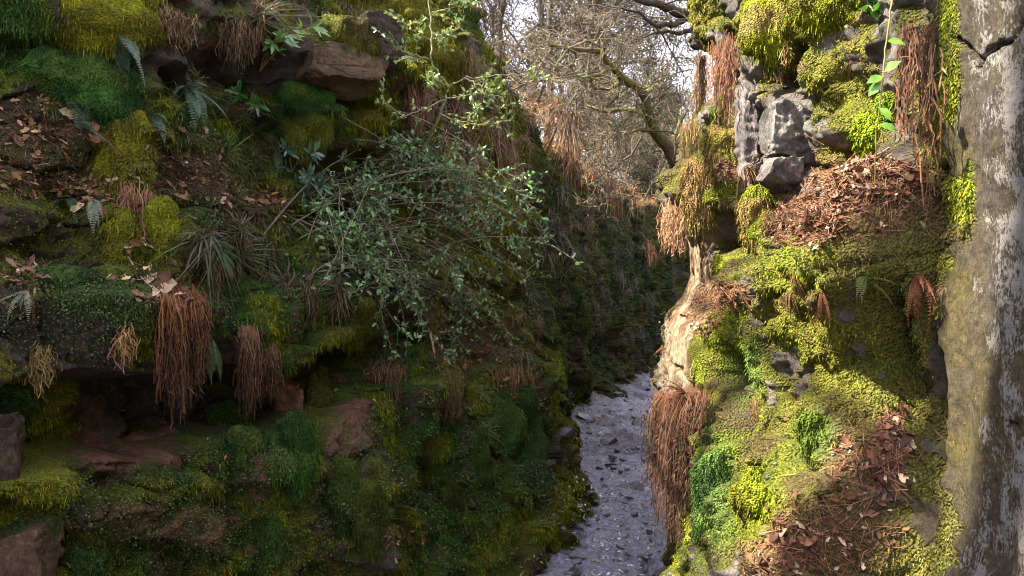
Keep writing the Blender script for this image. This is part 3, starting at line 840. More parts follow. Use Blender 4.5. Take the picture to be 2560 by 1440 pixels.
# ---- hanging curtains of dead fern / roots
def curtain(x0, y0, x1, y1, len_px, n, col, label,  name="dead_fern_curtain", cat="dead fern", tip=None, shag=6, width=.007, taper=.35, thick=.05, topcol=None, group=None, out=.28, bits=None):
    n = int(n*1.9); width = width*.55
    mb = MB(); t = rnd(n); pts = []
    for a in t:
        pts.append(pick(x0+(x1-x0)*a+rng.normal(0, 5), y0+(y1-y0)*a+rng.normal(0, 11)))
    Pq = np.array([p[0] for p in pts]); Nq = np.array([p[1] for p in pts])
    Ym = np.median(Pq[:, 1]); k = Ym/FPX
    good = np.abs(Pq[:, 1]-Ym) < .6
    Pq, Nq, t = Pq[good], Nq[good], t[good]; n = len(Pq)
    nm = unit(Nq.mean(0)*np.array([1, 1, .2])+np.array([0, -.35, 0]))
    L = len_px*k*(.3+.75*rnd(n)**.8)*(1-taper*np.abs(2*t-1)**2)*(1+.25*vnoise(t*5, t*0+len_px, t*0))
    wob_s = .006*np.maximum(1, Ym/4)
    base = Pq+nm*.015+nm[None]*rnd(n)[:, None]*thick
    ns = 7; tt = np.linspace(0, 1, ns)
    off = nm[None, None]*((1-np.exp(-tt*5))[None, :, None]*(out*.3*np.where(rnd(n) < .2, rnd(n, 1, 3.2), rnd(n, .3, 1.3)))[:, None, None])
    wob = np.cumsum(rng.normal(0, .010, (n, ns, 3)), 1)*np.array([1, 1, .3])
    pts = base[:, None]+off+wob; pts[..., 2] -= (tt[None]**1.12)*L[:, None]
    c = jitter(col, n, .3, .08)*np.where(rnd(n) < .25, 1.6, .9)[:, None]
    tipc = np.array(tip if tip is not None else np.array(col)*.5)
    topc = np.array(topcol if topcol is not None else col)
    side = unit(np.cross(nm, [0, 0, 1.])[None]+rng.normal(0, .5, (n, 3)))
    w = width*rnd(n, .6, 1.4)
    V = np.stack([pts-side[:, None]*w[:, None, None]*.5, pts+side[:, None]*w[:, None, None]*.5], 2)
    kk = np.arange(ns-1)*2; q = np.stack([kk, kk+1, kk+3, kk+2], 1)
    g = np.clip(tt*1.6-.4, 0, 1)[None, :, None]
    g0 = np.clip(1-tt*3, 0, 1)[None, :, None]
    cc = c[:, None]*(1-g)+tipc*g*rnd(n, .6, 1.5)[:, None, None]
    cc = cc*(1-g0)+topc*g0
    mb.add(V.reshape(-1, 3), (q[None]+(np.arange(n)*ns*2)[:, None, None]).reshape(-1, 4), None, np.repeat(cc.reshape(-1, 3), 2, 0))
    if shag:
        m = n*shag
        i = rng.integers(0, n, m); f = rnd(m, .25, 1)**.8
        j = np.minimum((f*(ns-1)).astype(int), ns-2); fr = f*(ns-1)-j
        p = pts[i, j]*(1-fr[:, None])+pts[i, j+1]*fr[:, None]
        bc = np.array(bits if bits is not None else tipc)
        d = unit(rng.normal(0, .7, (m, 3))+np.array([0, 0, -.7])+nm*.3)
        blades(mb, p, d, .036*rnd(m, .4, 1.3), .3, .007*rnd(m, .5, 1.3), jitter(bc, m, .4, .1), 2)
    o = mb.build(name, M['dead'], Pq.mean(0))
    return tag(o, label, cat, group)

# ================================================================= moss carpet and litter on the walls
LR = np.concatenate([np.zeros(nL), np.ones(nR), np.full(G.size//3, 2)])
MASK = np.concatenate([WL.mask.ravel(), WR.mask.ravel(), gm.ravel()*0])
MCOL = np.concatenate([WL.mc.reshape(-1, 3), WR.mc.reshape(-1, 3), np.zeros((G.size//3, 3))])
facing = np.einsum('ij,ij->i', AN, unit(np.array([0, 0, EYE])-AP)) > -.25
def moss_carpet(which, n, L, label):
    w = vis & facing & (LR == which) & (MASK > .52) & (AP[:, 1] < 14)
    k = np.nonzero(w)[0]
    pr = np.clip((MASK[k]-.5)*2.5, .1, 1.0); pr /= pr.sum()
    k = rng.choice(k, n, p=pr)
    P = AP[k]+rng.normal(0, .006, (n, 3)); N = AN[k]
    litt = MCOL[k, 0] > MCOL[k, 1]*1.35
    keep = ~litt | (rnd(n) < .15); k, P, N = k[keep], P[keep], N[keep]; n = len(k)
    mb = MB()
    sc = np.clip(P[:, 1]/5, .6, 1.6)
    blades(mb, P-N*.004, N*.8+np.array([0, 0, -.45])+rng.normal(0, .35, (n, 3)), L*sc*rnd(n, .5, 1.5), .6, .0065*sc*rnd(n, .6, 1.4), np.clip(MCOL[k]*rnd(n, .4, 2.0)[:, None]*(1+rng.normal(0, .1, (n, 3))), .003, .5), 2)
    return tag(mb.build("moss", M['moss']), label, "moss", kind='stuff')
moss_carpet(0, 230000, .026, "dark green and olive moss furring the shaded rock wall")
moss_carpet(1, 130000, .016, "sunlit yellow green moss furring the rough rock wall")

def ground_cover(spots, n, label):
    mb = MB()
    for (cx, cy, rx, ry, m, col) in spots:
        P, N = region(cx, cy, rx, ry, m)
        n_ = 5; P = np.repeat(P, n_, 0)+rng.normal(0, .022, (m*n_, 3)); N = np.repeat(N, n_, 0)
        P += N*rnd(len(P), .0, .02)[:, None]
        z = unit(N*.6+np.array([0, -.1, .7])+rng.normal(0, .4, P.shape))
        s = rnd(len(P), .005, .014)*np.clip(P[:, 1]/5, .7, 1.5)
        mb.inst(np.array([[0, -.5, 0], [.5, .1, .12], [0, 1, 0], [-.5, .1, .12]]), [[0, 1, 2, 3]], frames(z, spin=rnd(len(P), 0, 6.28)), P, s, jitter(col, len(P), .45, .1))
    return tag(mb.build("ground_cover", M['fern']), label, "small plants", kind='stuff')
ground_cover([(700, 1250, 250, 190, 2600, (.06, .10, .018)), (1150, 1180, 230, 230, 3000, (.055, .10, .02)), (350, 1310, 230, 110, 1400, (.06, .09, .018)), (1290, 1120, 90, 200, 900, (.05, .10, .022))], 0, "tiny leafy plants and liverwort over the lower shaded bank")
ground_cover([(180, 780, 190, 100, 900, (.07, .09, .03)), (500, 560, 420, 260, 2200, (.06, .09, .025)), (1200, 600, 130, 380, 1800, (.11, .12, .02)), (1500, 720, 160, 250, 1600, (.06, .085, .016))], 0, "tiny leafy plants among the moss of the upper shaded bank")

def litter_bed(spots, n_each, size, label, twigs=0, name="leaf_litter", cols=DEADCOL):
    mb = MB()
    for (cx, cy, rx, ry) in spots:
        P, N = region(cx, cy, rx, ry, n_each)
        ok = N[:, 2] > -.15
        litter(mb, P[ok], N[ok], size, cols)
        if twigs:
            P, N = region(cx, cy, rx, ry, twigs)
            d = rng.normal(0, 1, (len(P), 3)); d = unit(d-np.einsum('ij,ij->i', d, unit(N))[:, None]*unit(N)*.93); l = rnd(len(P), .02, .10)[:, None]
            P = P+N*.007
            mb.segs(P-d*l/2, P+d*l/2, .0022, .0012, jitter((.19, .095, .05), len(P), .5, .08))
    return tag(mb.build(name, M['litter']), label, "fallen leaves", kind='stuff')
REDLIT = np.array([[.15, .062, .034], [.11, .045, .026], [.19, .09, .05], [.40, .28, .20], [.06, .03, .02], [.17, .075, .042]])
litter_bed([(2120, 500, 190, 85), (2190, 450, 110, 45), (2010, 560, 90, 50)], 700, .033, "reddish brown dead leaves and twigs heaped on the sunlit ledge", 650, cols=REDLIT)
litter_bed([(2170, 1180, 80, 90), (2090, 1330, 150, 70), (2000, 1390, 140, 50), (2230, 1100, 35, 60)], 340, .034, "dead leaves and stalks on the slope at the foot of the sunlit wall", 300, cols=REDLIT)
litter_bed([(1800, 735, 60, 30), (1835, 425, 60, 22), (1760, 790, 40, 40)], 120, .035, "dry fern bits and leaves on the mossy humps beside the path", 260, cols=REDLIT)
litter_bed([(120, 300, 130, 50), (500, 450, 140, 70), (640, 510, 90, 50), (90, 420, 110, 60), (230, 480, 70, 30), (470, 380, 70, 60), (340, 560, 40, 60)], 130, .062, "purplish brown oak leaves caught on the shaded mossy bank", 40)
litter_bed([(420, 745, 60, 26), (90, 690, 80, 22), (320, 690, 80, 16)], 60, .075, "pale curled dead leaves on top of the mossy block", 14, cols=np.array([[.42, .26, .18], [.22, .11, .07], [.50, .33, .22], [.16, .08, .06]]))
litter_bed([(1200, 850, 110, 60), (1190, 930, 80, 30), (1000, 1340, 60, 20), (1120, 1000, 60, 40)], 170, .05, "brown leaves lying on the ledge under the holly", 90)
litter_bed([(1420, 1130, 50, 110), (1360, 1300, 60, 60), (1470, 1040, 50, 40), (1320, 1400, 60, 40)], 90, .05, "dead leaves along the edge of the path")

litter_bed([(450, 600, 450, 420), (900, 1000, 420, 380), (1150, 500, 150, 400)], 150, .05, "single dead leaves scattered over the shaded wall", 120)
litter_bed([(2050, 900, 280, 420), (2080, 300, 230, 260)], 110, .032, "single dead leaves and stalks scattered over the sunlit wall", 160, cols=REDLIT)
# ================================================================= moss cushions (each a thing)
YM, YM2 = (.21, .215, .012), (.10, .095, .012)
cushion(245, 45, 150, 85, YM, "yellow moss shoulder at the top corner of the shaded wall", YM2, .9, strand=.02)
cushion(228, 215, 130, 88, (.055, .135, .024), "round deep green moss cushion with fallen leaves on it", (.02, .055, .012), .3, strand=.03, depth=.85, sink=.3, dcol=(.06, .10, .02))
cushion(312, 390, 58, 150, YM, "long yellow moss tongue running down below the green cushion", YM2, 1.0, strand=.02, depth=.8)
cushion(305, 612, 46, 90, (.15, .16, .012), "hanging moss tassel left of the brown leaf chute", YM2, 1.2, strand=.022)
cushion(403, 602, 48, 100, (.16, .175, .012), "hanging moss tassel right of the brown leaf chute", YM2, 1.2, strand=.022)
cushion(762, 292, 78, 78, (.05, .115, .02), "dark green moss boss below the jutting stone slab", (.022, .05, .012), .4, strand=.028, depth=.8, sink=.35, dcol=(.13, .14, .02))
cushion(925, 265, 46, 85, (.17, .165, .015), "drape of pale yellow moss beside the jutting slab", YM2, 1.1, strand=.022)
cushion(1000, 25, 60, 55, (.20, .20, .012), "bright moss lump at the upper rim over the holly", YM2, .7, strand=.02)
cushion(1050, 130, 62, 75, (.13, .125, .012), "bulging olive moss beard behind the top holly sprays", (.07, .06, .012), 1.2, strand=.025)
cushion(1110, 165, 38, 70, (.15, .145, .014), "narrow moss beard at the right of the holly sprays", (.07, .06, .012), 1.2, strand=.025)
cushion(870, 95, 70, 60, (.09, .095, .014), "olive moss mat hanging over the jutting slab", (.05, .04, .012), 1.2, strand=.025)
cushion(150, 700, 90, 36, (.045, .08, .02), "dull green moss cap on the left of the block", (.03, .045, .014), .4)
cushion(290, 690, 70, 28, (.10, .12, .02), "lighter moss cap at the front corner of the block", (.05, .055, .014), .5)
cushion(630, 1130, 60, 60, (.06, .085, .016), "green moss boss over the lower shaded bank", (.025, .045, .012), .8)
cushion(745, 1130, 48, 105, (.045, .095, .018), "deep green moss hump at the middle of the lower bank", (.022, .045, .012), .8, depth=.5, sink=.6)
cushion(1240, 530, 45, 90, (.12, .125, .012), "moss drape on the edge behind the holly bush", YM2, 1.2, strand=.022)
cushion(865, 915, 34, 24, (.11, .15, .02), "small bright moss pad on the lip under the holly", (.06, .07, .015), .3)
cushion(1150, 975, 30, 40, (.11, .14, .016), "small moss pad below the leafy ledge", (.05, .06, .014), .6)
DKM, DKM2 = (.06, .075, .014), (.030, .040, .010)
for (cx, cy, rx, ry, col, lb) in [
    (1050, 1110, 26, 150, (.085, .085, .016), "narrow mossy rib running down the bluff under the holly"),
    (1120, 1290, 30, 90, DKM, "mossy rib above the stones at the foot of the bluff"),
    (1200, 1190, 36, 120, (.06, .10, .018), "moss drape on the bluff just left of its path corner"),
    (1320, 1130, 44, 150, (.04, .075, .018), "long dark moss drape at the path corner of the bluff"),
    (1255, 1060, 40, 80, (.05, .09, .018), "dark moss sheet under the brown fringe of the ledge"),
    (930, 1290, 48, 90, DKM, "moss drape low on the bluff below the ribbed rock"),
    (850, 1240, 40, 100, (.055, .08, .015), "moss drape below the bare reddish rock of the bluff"),
    (800, 1010, 28, 90, (.09, .09, .014), "thin moss streak right of the orange rock patch"),
    (560, 1060, 46, 50, (.045, .065, .016), "moss lump beside the foot of the big dead fern"),
    (460, 1240, 90, 40, (.075, .08, .014), "flat moss mat on the lower left bank"),
    (200, 1400, 70, 50, (.04, .08, .02), "moss pad beside the pinkish sandstone block"),
    (640, 1360, 80, 60, (.05, .085, .016), "broad moss pad near the bottom of the bank"),
    (30, 1010, 50, 40, (.05, .10, .025), "green moss tuft on top of the boulder at the left edge"),
    (690, 900, 60, 34, (.06, .09, .016), "moss lip over the dark hole beside the big dead fern"),
    (880, 800, 60, 50, (.10, .105, .014), "olive moss swelling in the hollow under the holly")]:
    cushion(cx, cy, rx, ry, col, lb, tuple(v*.5 for v in col), 1.0, depth=.45, sink=.55, strand=.02, name="moss_drape" if ry > rx else "moss_cushion")
cushion(960, 1060, 22, 26, (.10, .15, .02), "tiny bright moss pad on the ribbed rock", (.05, .07, .015), .3)
LY, LY2 = (.20, .225, .010), (.095, .092, .012)
RBR = (.19, .12, .045)
cushion(1935, 55, 70, 95, LY, "sunlit moss beard hanging from the top of the rough wall", LY2, 1.2, strand=.018, dcol=(.20, .15, .05))
cushion(2070, 15, 85, 55, LY, "sunlit moss pad at the top edge above the dark recess", LY2, .8, strand=.018)
cushion(2030, 660, 110, 62, (.15, .195, .010), "bright green moss bolster under the leaf covered ledge", LY2, .7, strand=.018)
cushion(2170, 320, 50, 45, (.17, .23, .012), "round bright moss pad behind the bramble stem", LY2, .4, strand=.016)
cushion(2240, 260, 40, 40, (.13, .21, .014), "fresh green moss pad beside the gully", LY2, .4, strand=.016)
cushion(1745, 470, 48, 78, (.14, .135, .018), "left of two shaggy moss heads above the root curtain", RBR, 1.0, strand=.025, dcol=RBR)
cushion(1835, 475, 46, 80, (.15, .15, .014), "right of two shaggy moss heads, below the grey pillar", RBR, 1.0, strand=.025, dcol=RBR)
cushion(1885, 540, 40, 70, (.17, .20, .012), "moss lobe hanging beside a dark cleft under the grey block", LY2, 1.0, strand=.02, dcol=RBR)
cushion(1800, 860, 82, 115, (.16, .19, .014), "big rounded moss hump with a dry brown top", LY2, .7, strand=.02)
cushion(1890, 1260, 62, 95, (.18, .215, .010), "glowing yellow green moss at the foot of the sunlit wall", LY2, .6, strand=.016)
cushion(1770, 1250, 46, 110, (.085, .15, .03), "moss column beside the big dead fern, its blue green shade put into the colour", (.04, .08, .02), .8, strand=.018)  # blue green tone stands in for shade on this column
cushion(2040, 1080, 48, 46, (.09, .14, .016), "dark moss knob in the middle of the rough wall", (.06, .08, .014), .6, strand=.018, depth=.35, sink=.6)
cushion(2140, 1405, 60, 34, (.07, .16, .02), "fresh green moss pad at the bottom of the leaf slope", (.04, .08, .015), .3, strand=.018)
cushion(1800, 370, 48, 60, (.15, .135, .025), "mat of dry moss on the ledge left of the pillar", RBR, .9, strand=.025, dcol=RBR)

# ================================================================= stones
def stone_mesh(name, seed, flat=.45, col=(.10, .09, .10), nplanes=9, rough=.02, res=4, boxy=False):
    import bmesh
    r = np.random.default_rng(seed)
    bm = bmesh.new(); bmesh.ops.create_icosphere(bm, subdivisions=res, radius=1.0)
    V = np.array([v.co[:] for v in bm.verts])
    for _ in range(nplanes):
        nrm = unit(r.normal(0, 1, 3)); d = r.uniform(.42, .78)
        if boxy and _ < 6: nrm = unit(np.eye(3)[_ % 3]*(1 if _ < 3 else -1)+r.normal(0, .13, 3)); d = r.uniform(.55, .66)
        elif boxy: d = r.uniform(.72, .9)
        k = V@nrm; V = V-np.maximum(k-d, 0)[:, None]*nrm
    V = V*np.array([1, r.uniform(.6, .95), flat])
    V = V+unit(V)*(rough*2*fbm(V, 2.5, 4, off=seed*3.1))[:, None]
    for v, c in zip(bm.verts, V): v.co = c
    F = np.array([[v.index for v in f.verts] for f in bm.faces]); bm.free()
    t = sstep(-.5, .6, fbm(V, 1.5, 4, off=seed))
    cc = np.array(col)*(.65+.7*t[:, None])
    return V, F, cc
def stone(name, me_, loc, sc, rz, label, cat="stone", group=None, tilt=.2):
    o = link_mesh(name, me_, loc); o.scale = sc
    o.rotation_euler = (rng.normal(0, tilt), rng.normal(0, tilt), rz)
    return tag(o, label, cat, group)
ST = []
for k in range(7):
    V, F, cc = stone_mesh("stone", 10+k, .30, (.085, .075, .085) if k % 3 else (.15, .13, .14), 10, .03, 3)
    ST.append(raw_mesh("stone", V, [F], M['stone'], {'Col': np.concatenate([cc, np.ones((len(cc), 1))], 1)}, smooth=False))
special = [(1520, 1100, .24, "broad pale slab lying in the middle of the path"), (1595, 1062, .15, "pointed dark stone by the bend of the path"), (1440, 1316, .10, "dark block on the near left edge of the path"), (1400, 1325, .09, "reddish brown stone beside the dark block on the path edge"), (1460, 1040, .22, "mossy boulder leaning on the bank where the path bends"), (1400, 1085, .20, "dark boulder against the end of the near left wall"), (1545, 985, .2, "flat slab at the far end of the visible path"), (1620, 1150, .13, "dark stone tucked against the sunlit wall's foot")]
for (px, py, s, lb) in special:
    P, N = pick(px, py)
    stone("path_stone", ST[rng.integers(0, 7)], P+np.array([0, 0, .02]), (s, s, s*1.2), rng.uniform(0, 6), lb)
poly_path = [(1290, 1440, 1690, 1440), (1400, 1250, 1640, 1250), (1400, 1100, 1640, 1100), (1480, 1020, 1645, 1020), (1560, 960, 1650, 960)]
n_st = 0
while n_st < 130:
    py = rng.uniform(955, 1440); f = rng.uniform(.0, 1)
    xl = np.interp(py, [960, 1020, 1100, 1250, 1440], [1545, 1470, 1395, 1400, 1300]); xr = np.interp(py, [960, 1440], [1650, 1680])
    P, N = pick(xl+(xr-xl)*f, py)
    if P[2] > .22: continue
    s = rng.uniform(.02, .075)*(1.6 if rng.random() < .15 else 1)
    stone("path_stone", ST[rng.integers(0, 7)], P+np.array([0, 0, s*.1]), (s, s*rng.uniform(.7, 1.2), s*rng.uniform(.8, 1.6)), rng.uniform(0, 6.3), "small flat stone among many scattered along the wet path", group="loose stones on the path")
    n_st += 1
# pale chips and leaves in the mud, near-white colours standing in for glints
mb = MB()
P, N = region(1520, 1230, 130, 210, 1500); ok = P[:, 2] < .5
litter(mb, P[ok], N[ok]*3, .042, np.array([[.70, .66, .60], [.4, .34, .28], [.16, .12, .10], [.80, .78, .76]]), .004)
tag(mb.build("leaf_litter", M['litter']), "pale leaves and chips in the middle of the path, whitened to stand in for wet glints", "fallen leaves", kind='stuff')

def big_rock(px, py, Y, sx, sy, sz, seed, col, label, name="boulder", rz=0.3, moss=None, tilt=(0, 0), npl=12):
    pit = .004 if name in ('rock_block', 'rock_pillar') else .012
    V, F, cc = stone_mesh(name, seed, 1.0, col, npl, .02, 6, True); V = V*1.35
    V = V*np.array([sx, sy, sz]); c, s = math.cos(rz), math.sin(rz)
    V = V@np.array([[c, s, 0], [-s, c, 0], [0, 0, 1]])
    P = at(px, py, Y)
    W = V+P
    nrm = unit(V/np.array([sx, sy, sz])**2)
    V = V+nrm*(pit*(.6-worley(W, 11, seed*.7, sz=1.8)[0])+.008*fbm(W, 30, 4, off=seed+2)+pit*1.6*fbm(W, 7, 4, off=seed)-.02*sstep(.35, .0, np.abs(fbm(W, 3.2, 3, off=seed+4, sx=.4, sy=.4, sz=2.5)))*sstep(-.1, .2, fbm(W, 3, 2, off=seed+5)))[:, None]
    mi = fbm(W, 4, 4, off=seed+7)
    mask = -.25+.45*mi+(.75*np.clip(nrm[:, 2], -.3, 1) if moss is not None else -.5)
    mc = np.broadcast_to(np.array(moss if moss is not None else (.05, .06, .02)), V.shape)
    me_ = raw_mesh(name, V, [F], M['cliff'], {'RockC': np.concatenate([cc, np.full((len(cc), 1), .10)], 1), 'MossC': np.concatenate([mc, mask[:, None]], 1)})
    return tag(link_mesh(name, me_, P), label, "rock", kind='thing')
big_rock(45, 1385, 2.88, .14, .24, .12, 31, (.14, .085, .052), "pale pinkish sandstone block in the bottom corner of the shaded bank", rz=.2, moss=(.06, .09, .02))
big_rock(-25, 1120, 2.95, .12, .24, .15, 33, (.07, .048, .032), "mossy boulder at the left edge above the pinkish block", rz=.3, moss=(.05, .08, .02))
big_rock(850, 170, 5.35, .32, .34, .17, 35, (.105, .07, .040), "jutting tan stone slab under the mossy brow", "rock_slab", rz=.5, moss=(.07, .07, .014))
big_rock(940, 110, 5.5, .18, .25, .20, 36, (.065, .05, .04), "dark hanging rock at the nose of the jutting slab", "rock_slab", rz=.5)
big_rock(330, 1125, 4.0, .36, .25, .085, 37, (.15, .075, .05), "reddish rock shelf under the dark overhang", "rock_slab", rz=.9)
big_rock(715, 1000, 5.0, .09, .10, .13, 38, (.22, .11, .07), "orange brown rock patch jutting under the mossy lip", rz=.4)
big_rock(1965, 330, 3.62, .115, .10, .15, 41, (.21, .19, .175), "grey cracked block jutting from the sunlit wall", "rock_block", rz=.1, moss=(.19, .17, .03))
big_rock(1955, 430, 3.60, .10, .10, .07, 42, (.20, .18, .17), "lower grey block resting on the leaf ledge", "rock_block", rz=.2)
big_rock(1868, 345, 4.15, .05, .08, .28, 43, (.20, .17, .165), "upright purple grey pillar between hanging moss and the cracked block", "rock_pillar", rz=.1)

# ================================================================= hanging dead ferns
RB = (.17, .075, .04); RBD = (.065, .032, .018)
curtain(398, 722, 492, 745, 310, 260, (.22, .085, .030), "big reddish brown dead fern hanging from the corner of the mossy block", tip=RBD, topcol=(.24, .105, .05), shag=9, out=.10)
curtain(305, 825, 330, 825, 90, 26, (.34, .19, .08), "little straw coloured bunch of stalks on the shaded block face", shag=1, out=.05, tip=(.22, .12, .05))
curtain(82, 880, 122, 878, 95, 46, (.24, .17, .06), "straw beard of a small grass tuft on the dark cavity wall", "dead_grass_beard", "dead grass", shag=1, out=.05, tip=(.16, .11, .04))
curtain(600, 825, 636, 830, 220, 110, (.20, .11, .06), "thin dead fern left of the orange rock patch", tip=RBD, shag=6, out=.06)
curtain(662, 882, 680, 882, 110, 90, (.16, .09, .05), "short wispy dead fern beside the thin one", tip=RBD, shag=4, out=.05)
curtain(885, 900, 1010, 925, 130, 120, (.19, .10, .055), "ragged brown fringe hanging from the lip under the holly", tip=RBD, shag=5, out=.1)
curtain(1220, 900, 1330, 930, 120, 130, (.21, .12, .05), "brown fringe along the edge of the leafy ledge", tip=(.10, .07, .03), shag=4, out=.08)
curtain(1660, 985, 1790, 985, 330, 420, (.095, .042, .025), "large shaggy dead fern hanging beside the path under the moss hump", tip=(.06, .032, .02), topcol=(.12, .052, .028), shag=10, out=.16, thick=.08)
curtain(1670, 515, 1722, 530, 110, 110, (.34, .19, .11), "pale reddish root curtain down the sunlit corner of the rock", "root_curtain", "roots", tip=(.30, .17, .09), shag=5, out=.015, width=.006)
curtain(1712, 300, 1752, 310, 130, 90, (.17, .10, .045), "lower sheaf of brown roots under the root column", "root_curtain", "roots", tip=(.14, .08, .04), shag=5, out=.03, bits=(.16, .14, .04))
curtain(1700, 190, 1765, 160, 260, 200, (.17, .095, .04), "column of hanging roots and grass at the top of the sunlit corner", "root_curtain", "roots", tip=(.20, .10, .05), shag=6, out=.06, bits=(.22, .17, .05))
curtain(1790, 130, 1850, 100, 220, 150, (.15, .065, .035), "rusty roots hanging left of the grey pillar", "root_curtain", "roots", tip=(.20, .10, .06), shag=4, out=.04)
curtain(1935, 125, 1985, 122, 60, 60, (.30, .17, .09), "short straw fringe below the top moss beard", "root_curtain", "roots", tip=(.26, .16, .07), shag=3, out=.05)
curtain(2040, 700, 2105, 710, 130, 110, (.20, .09, .045), "dead fern skirt below the bright moss bolster", tip=(.26, .12, .06), shag=5, out=.16)
curtain(2205, 650, 2330, 640, 190, 170, (.20, .085, .042), "reddish dead ferns hanging over the dark slot", tip=(.24, .11, .06), shag=7, out=.14)
curtain(2265, 60, 2345, 130, 330, 60, (.10, .052, .03), "long brown root mat hanging in the gully by the smooth face", "root_curtain", "roots", tip=(.17, .085, .045), shag=5, out=.04)
curtain(400, 30, 470, 40, 90, 70, (.20, .12, .06), "rusty hanging roots beneath the top ledge of the shaded wall", "root_curtain", "roots", tip=(.13, .08, .04), shag=4, out=.05)
curtain(1010, 230, 1060, 220, 140, 120, (.20, .09, .06), "reddish dead grass sheaf behind the holly trunk", tip=(.13, .06, .045), shag=2, out=.12)
curtain(300, 470, 390, 500, 190, 110, (.26, .13, .07), "chute of brown stalks between the two moss tassels", tip=(.18, .08, .05), shag=3, out=.05)
curtain(1475, 455, 1545, 450, 110, 60, (.30, .14, .07), "rusty bracken hanging from the rim of the far wall", "dead_bracken", "bracken", tip=(.30, .13, .06), shag=8, width=.012)
curtain(1612, 612, 1632, 616, 45, 60, (.36, .17, .09), "small sunlit rusty frond clump on the far wall", "dead_bracken", "bracken", tip=(.36, .17, .09), shag=6, width=.012)

for (x0, y0, x1, y1, ln, n_, col, lb) in [
    (520, 655, 590, 660, 120, 60, (.10, .075, .035), "thin brown roots hanging below the middle bank ferns"),
    (700, 700, 780, 710, 130, 60, (.11, .08, .035), "thin roots hanging below the left foot of the holly bush"),
    (560, 60, 640, 70, 110, 60, (.12, .075, .04), "brown roots hanging from the top brow above the dark hollow"),
    (900, 20, 950, 60, 130, 60, (.14, .11, .04), "straw roots hanging beside the jutting stone slab"),
    (1150, 120, 1200, 150, 150, 70, (.15, .10, .045), "dry grass hanging under the upper rim right of the moss beards"),
    (960, 950, 1000, 960, 120, 50, (.11, .07, .035), "dark root tassel on the ribbed rock under the holly"),
    (1100, 930, 1140, 950, 110, 50, (.13, .09, .035), "root tassel below the left end of the leafy ledge")]:
    curtain(x0, y0, x1, y1, ln, n_, col, lb, "root_curtain", "roots", tip=tuple(v*.6 for v in col), shag=3, out=.05)
# ================================================================= ferns
fern(300, 80, .42, 7, "blue", "blue green fern drooping beside the top moss shoulder", (0.3, 0, -.5))
fern(265, 60, .22, 2, "blue", "single upright fern frond against the yellow moss shoulder", (0, 0, -.9), .2)
fern(205, 335, .30, 6, "blue", "arching fern on the bank below the green cushion", (0, 0, .2), .8)
fern(165, 500, .26, 4, "blue", "fern with one broad blue leaf above the leafy bank", (-.2, 0, -.1), .7)
fern(235, 500, .24, 4, "pale", "grey green fern hanging below the leaf drift", (.3, 0, -.8), .4)
fern(470, 210, .36, 6, "blue", "fern leaning over the dark hollow", (.4, 0, -.1), .6)
fern(380, 290, .28, 4, "blue", "short fern at the right side of the yellow moss tongue", (.4, 0, -.6), .4)
fern(540, 620, .30, 6, "green", "hanging fern in the middle of the shaded bank", (.3, 0, -.9), .35)
fern(620, 590, .26, 5, "green", "fern hanging just right of the middle bank fern", (.5, 0, -.7), .4)
fern(700, 560, .30, 6, "green", "dark fern at the left foot of the holly bush", (.4, 0, -.7), .5)
fern(70, 730, .22, 4, "pale", "dull fern hanging from the left end of the block", (0, 0, -.9), .3)
fern(500, 780, .52, 4, "green", "long green frond beside the big dead fern", (.1, 0, -1.2), .15)
fern(520, 830, .34, 3, "green", "shorter green frond under the long one", (.1, 0, -1.2), .2)
fern(560, 300, .34, 6, "blue", "feathery blue green fern in the grass of the bank", (.2, 0, .4), .7)
fern(630, 340, .30, 6, "green", "bright fern among the laurel shoots", (.3, 0, .5), .7)
fern(690, 370, .28, 5, "blue", "drooping fern below the dark moss boss", (.2, 0, -.5), .6)
fern(850, 800, .22, 5, "green", "small fern on the mossy hollow under the holly", (.3, 0, -.3), .6)
fern(2075, 715, .15, 8, "pale", "pale fern with white lit fronds under the bright moss bolster", (-.2, -.1, -.9), .45)
fern(2270, 655, .12, 8, "pale", "bleached fern fronds over the dark slot", (-.1, -.1, -.8), .45)
fern(2300, 560, .17, 5, "yellow", "yellow green fern beside the leaf ledge and smooth face", (-.4, 0, .3), .6)
fern(2160, 690, .17, 5, "yellow", "yellow green arching fern at the right of the moss bolster", (.2, 0, .4), .6)
fern(2290, 680, .22, 9, "brown", "rust coloured fern drooping over the dark slot", (-.2, 0, -.8), .5)
fern(2050, 720, .18, 6, "brown", "rust coloured fern under the bright moss bolster", (0, 0, -.8), .5)
fern(1960, 920, .12, 4, "pale", "tiny fern on the olive moss face", (-.2, 0, -.6), .5)
fern(2340, 60, .16, 4, "brown", "curled brown fern high in the gully", (-.3, 0, -.7), .5)
fern(2275, 90, .16, 4, "yellow", "fresh fern high in the gully beside the bramble", (-.3, 0, -.3), .6)
fern(1670, 720, .15, 6, "brown", "dry fern sticking out of the sunlit corner", (-.9, -.2, -.1), .4)
fern(1668, 870, .13, 6, "brown", "lower dry fern sticking out of the sunlit corner", (-.9, -.2, -.1), .4)
fern(430, 728, .30, 7, "brown", "rust coloured fern fronds over the top of the big dead fern", (0, -.2, -.6), .6)
fern(615, 825, .2, 5, "brown", "rust coloured fronds over the thin dead fern", (0, -.2, -.7), .5)
fern(1715, 985, .24, 8, "brown", "rust coloured fronds over the shaggy dead fern beside the path", (-.2, -.3, -.6), .6)
fern(760, 940, .2, 4, "green", "small fern under the lip beside the orange rock patch", (.2, 0, -.6), .5)
fern(2240, 1010, .14, 4, "brown", "dead fern in the groove at the end of the leaf slope", (-.3, 0, -.6), .5)

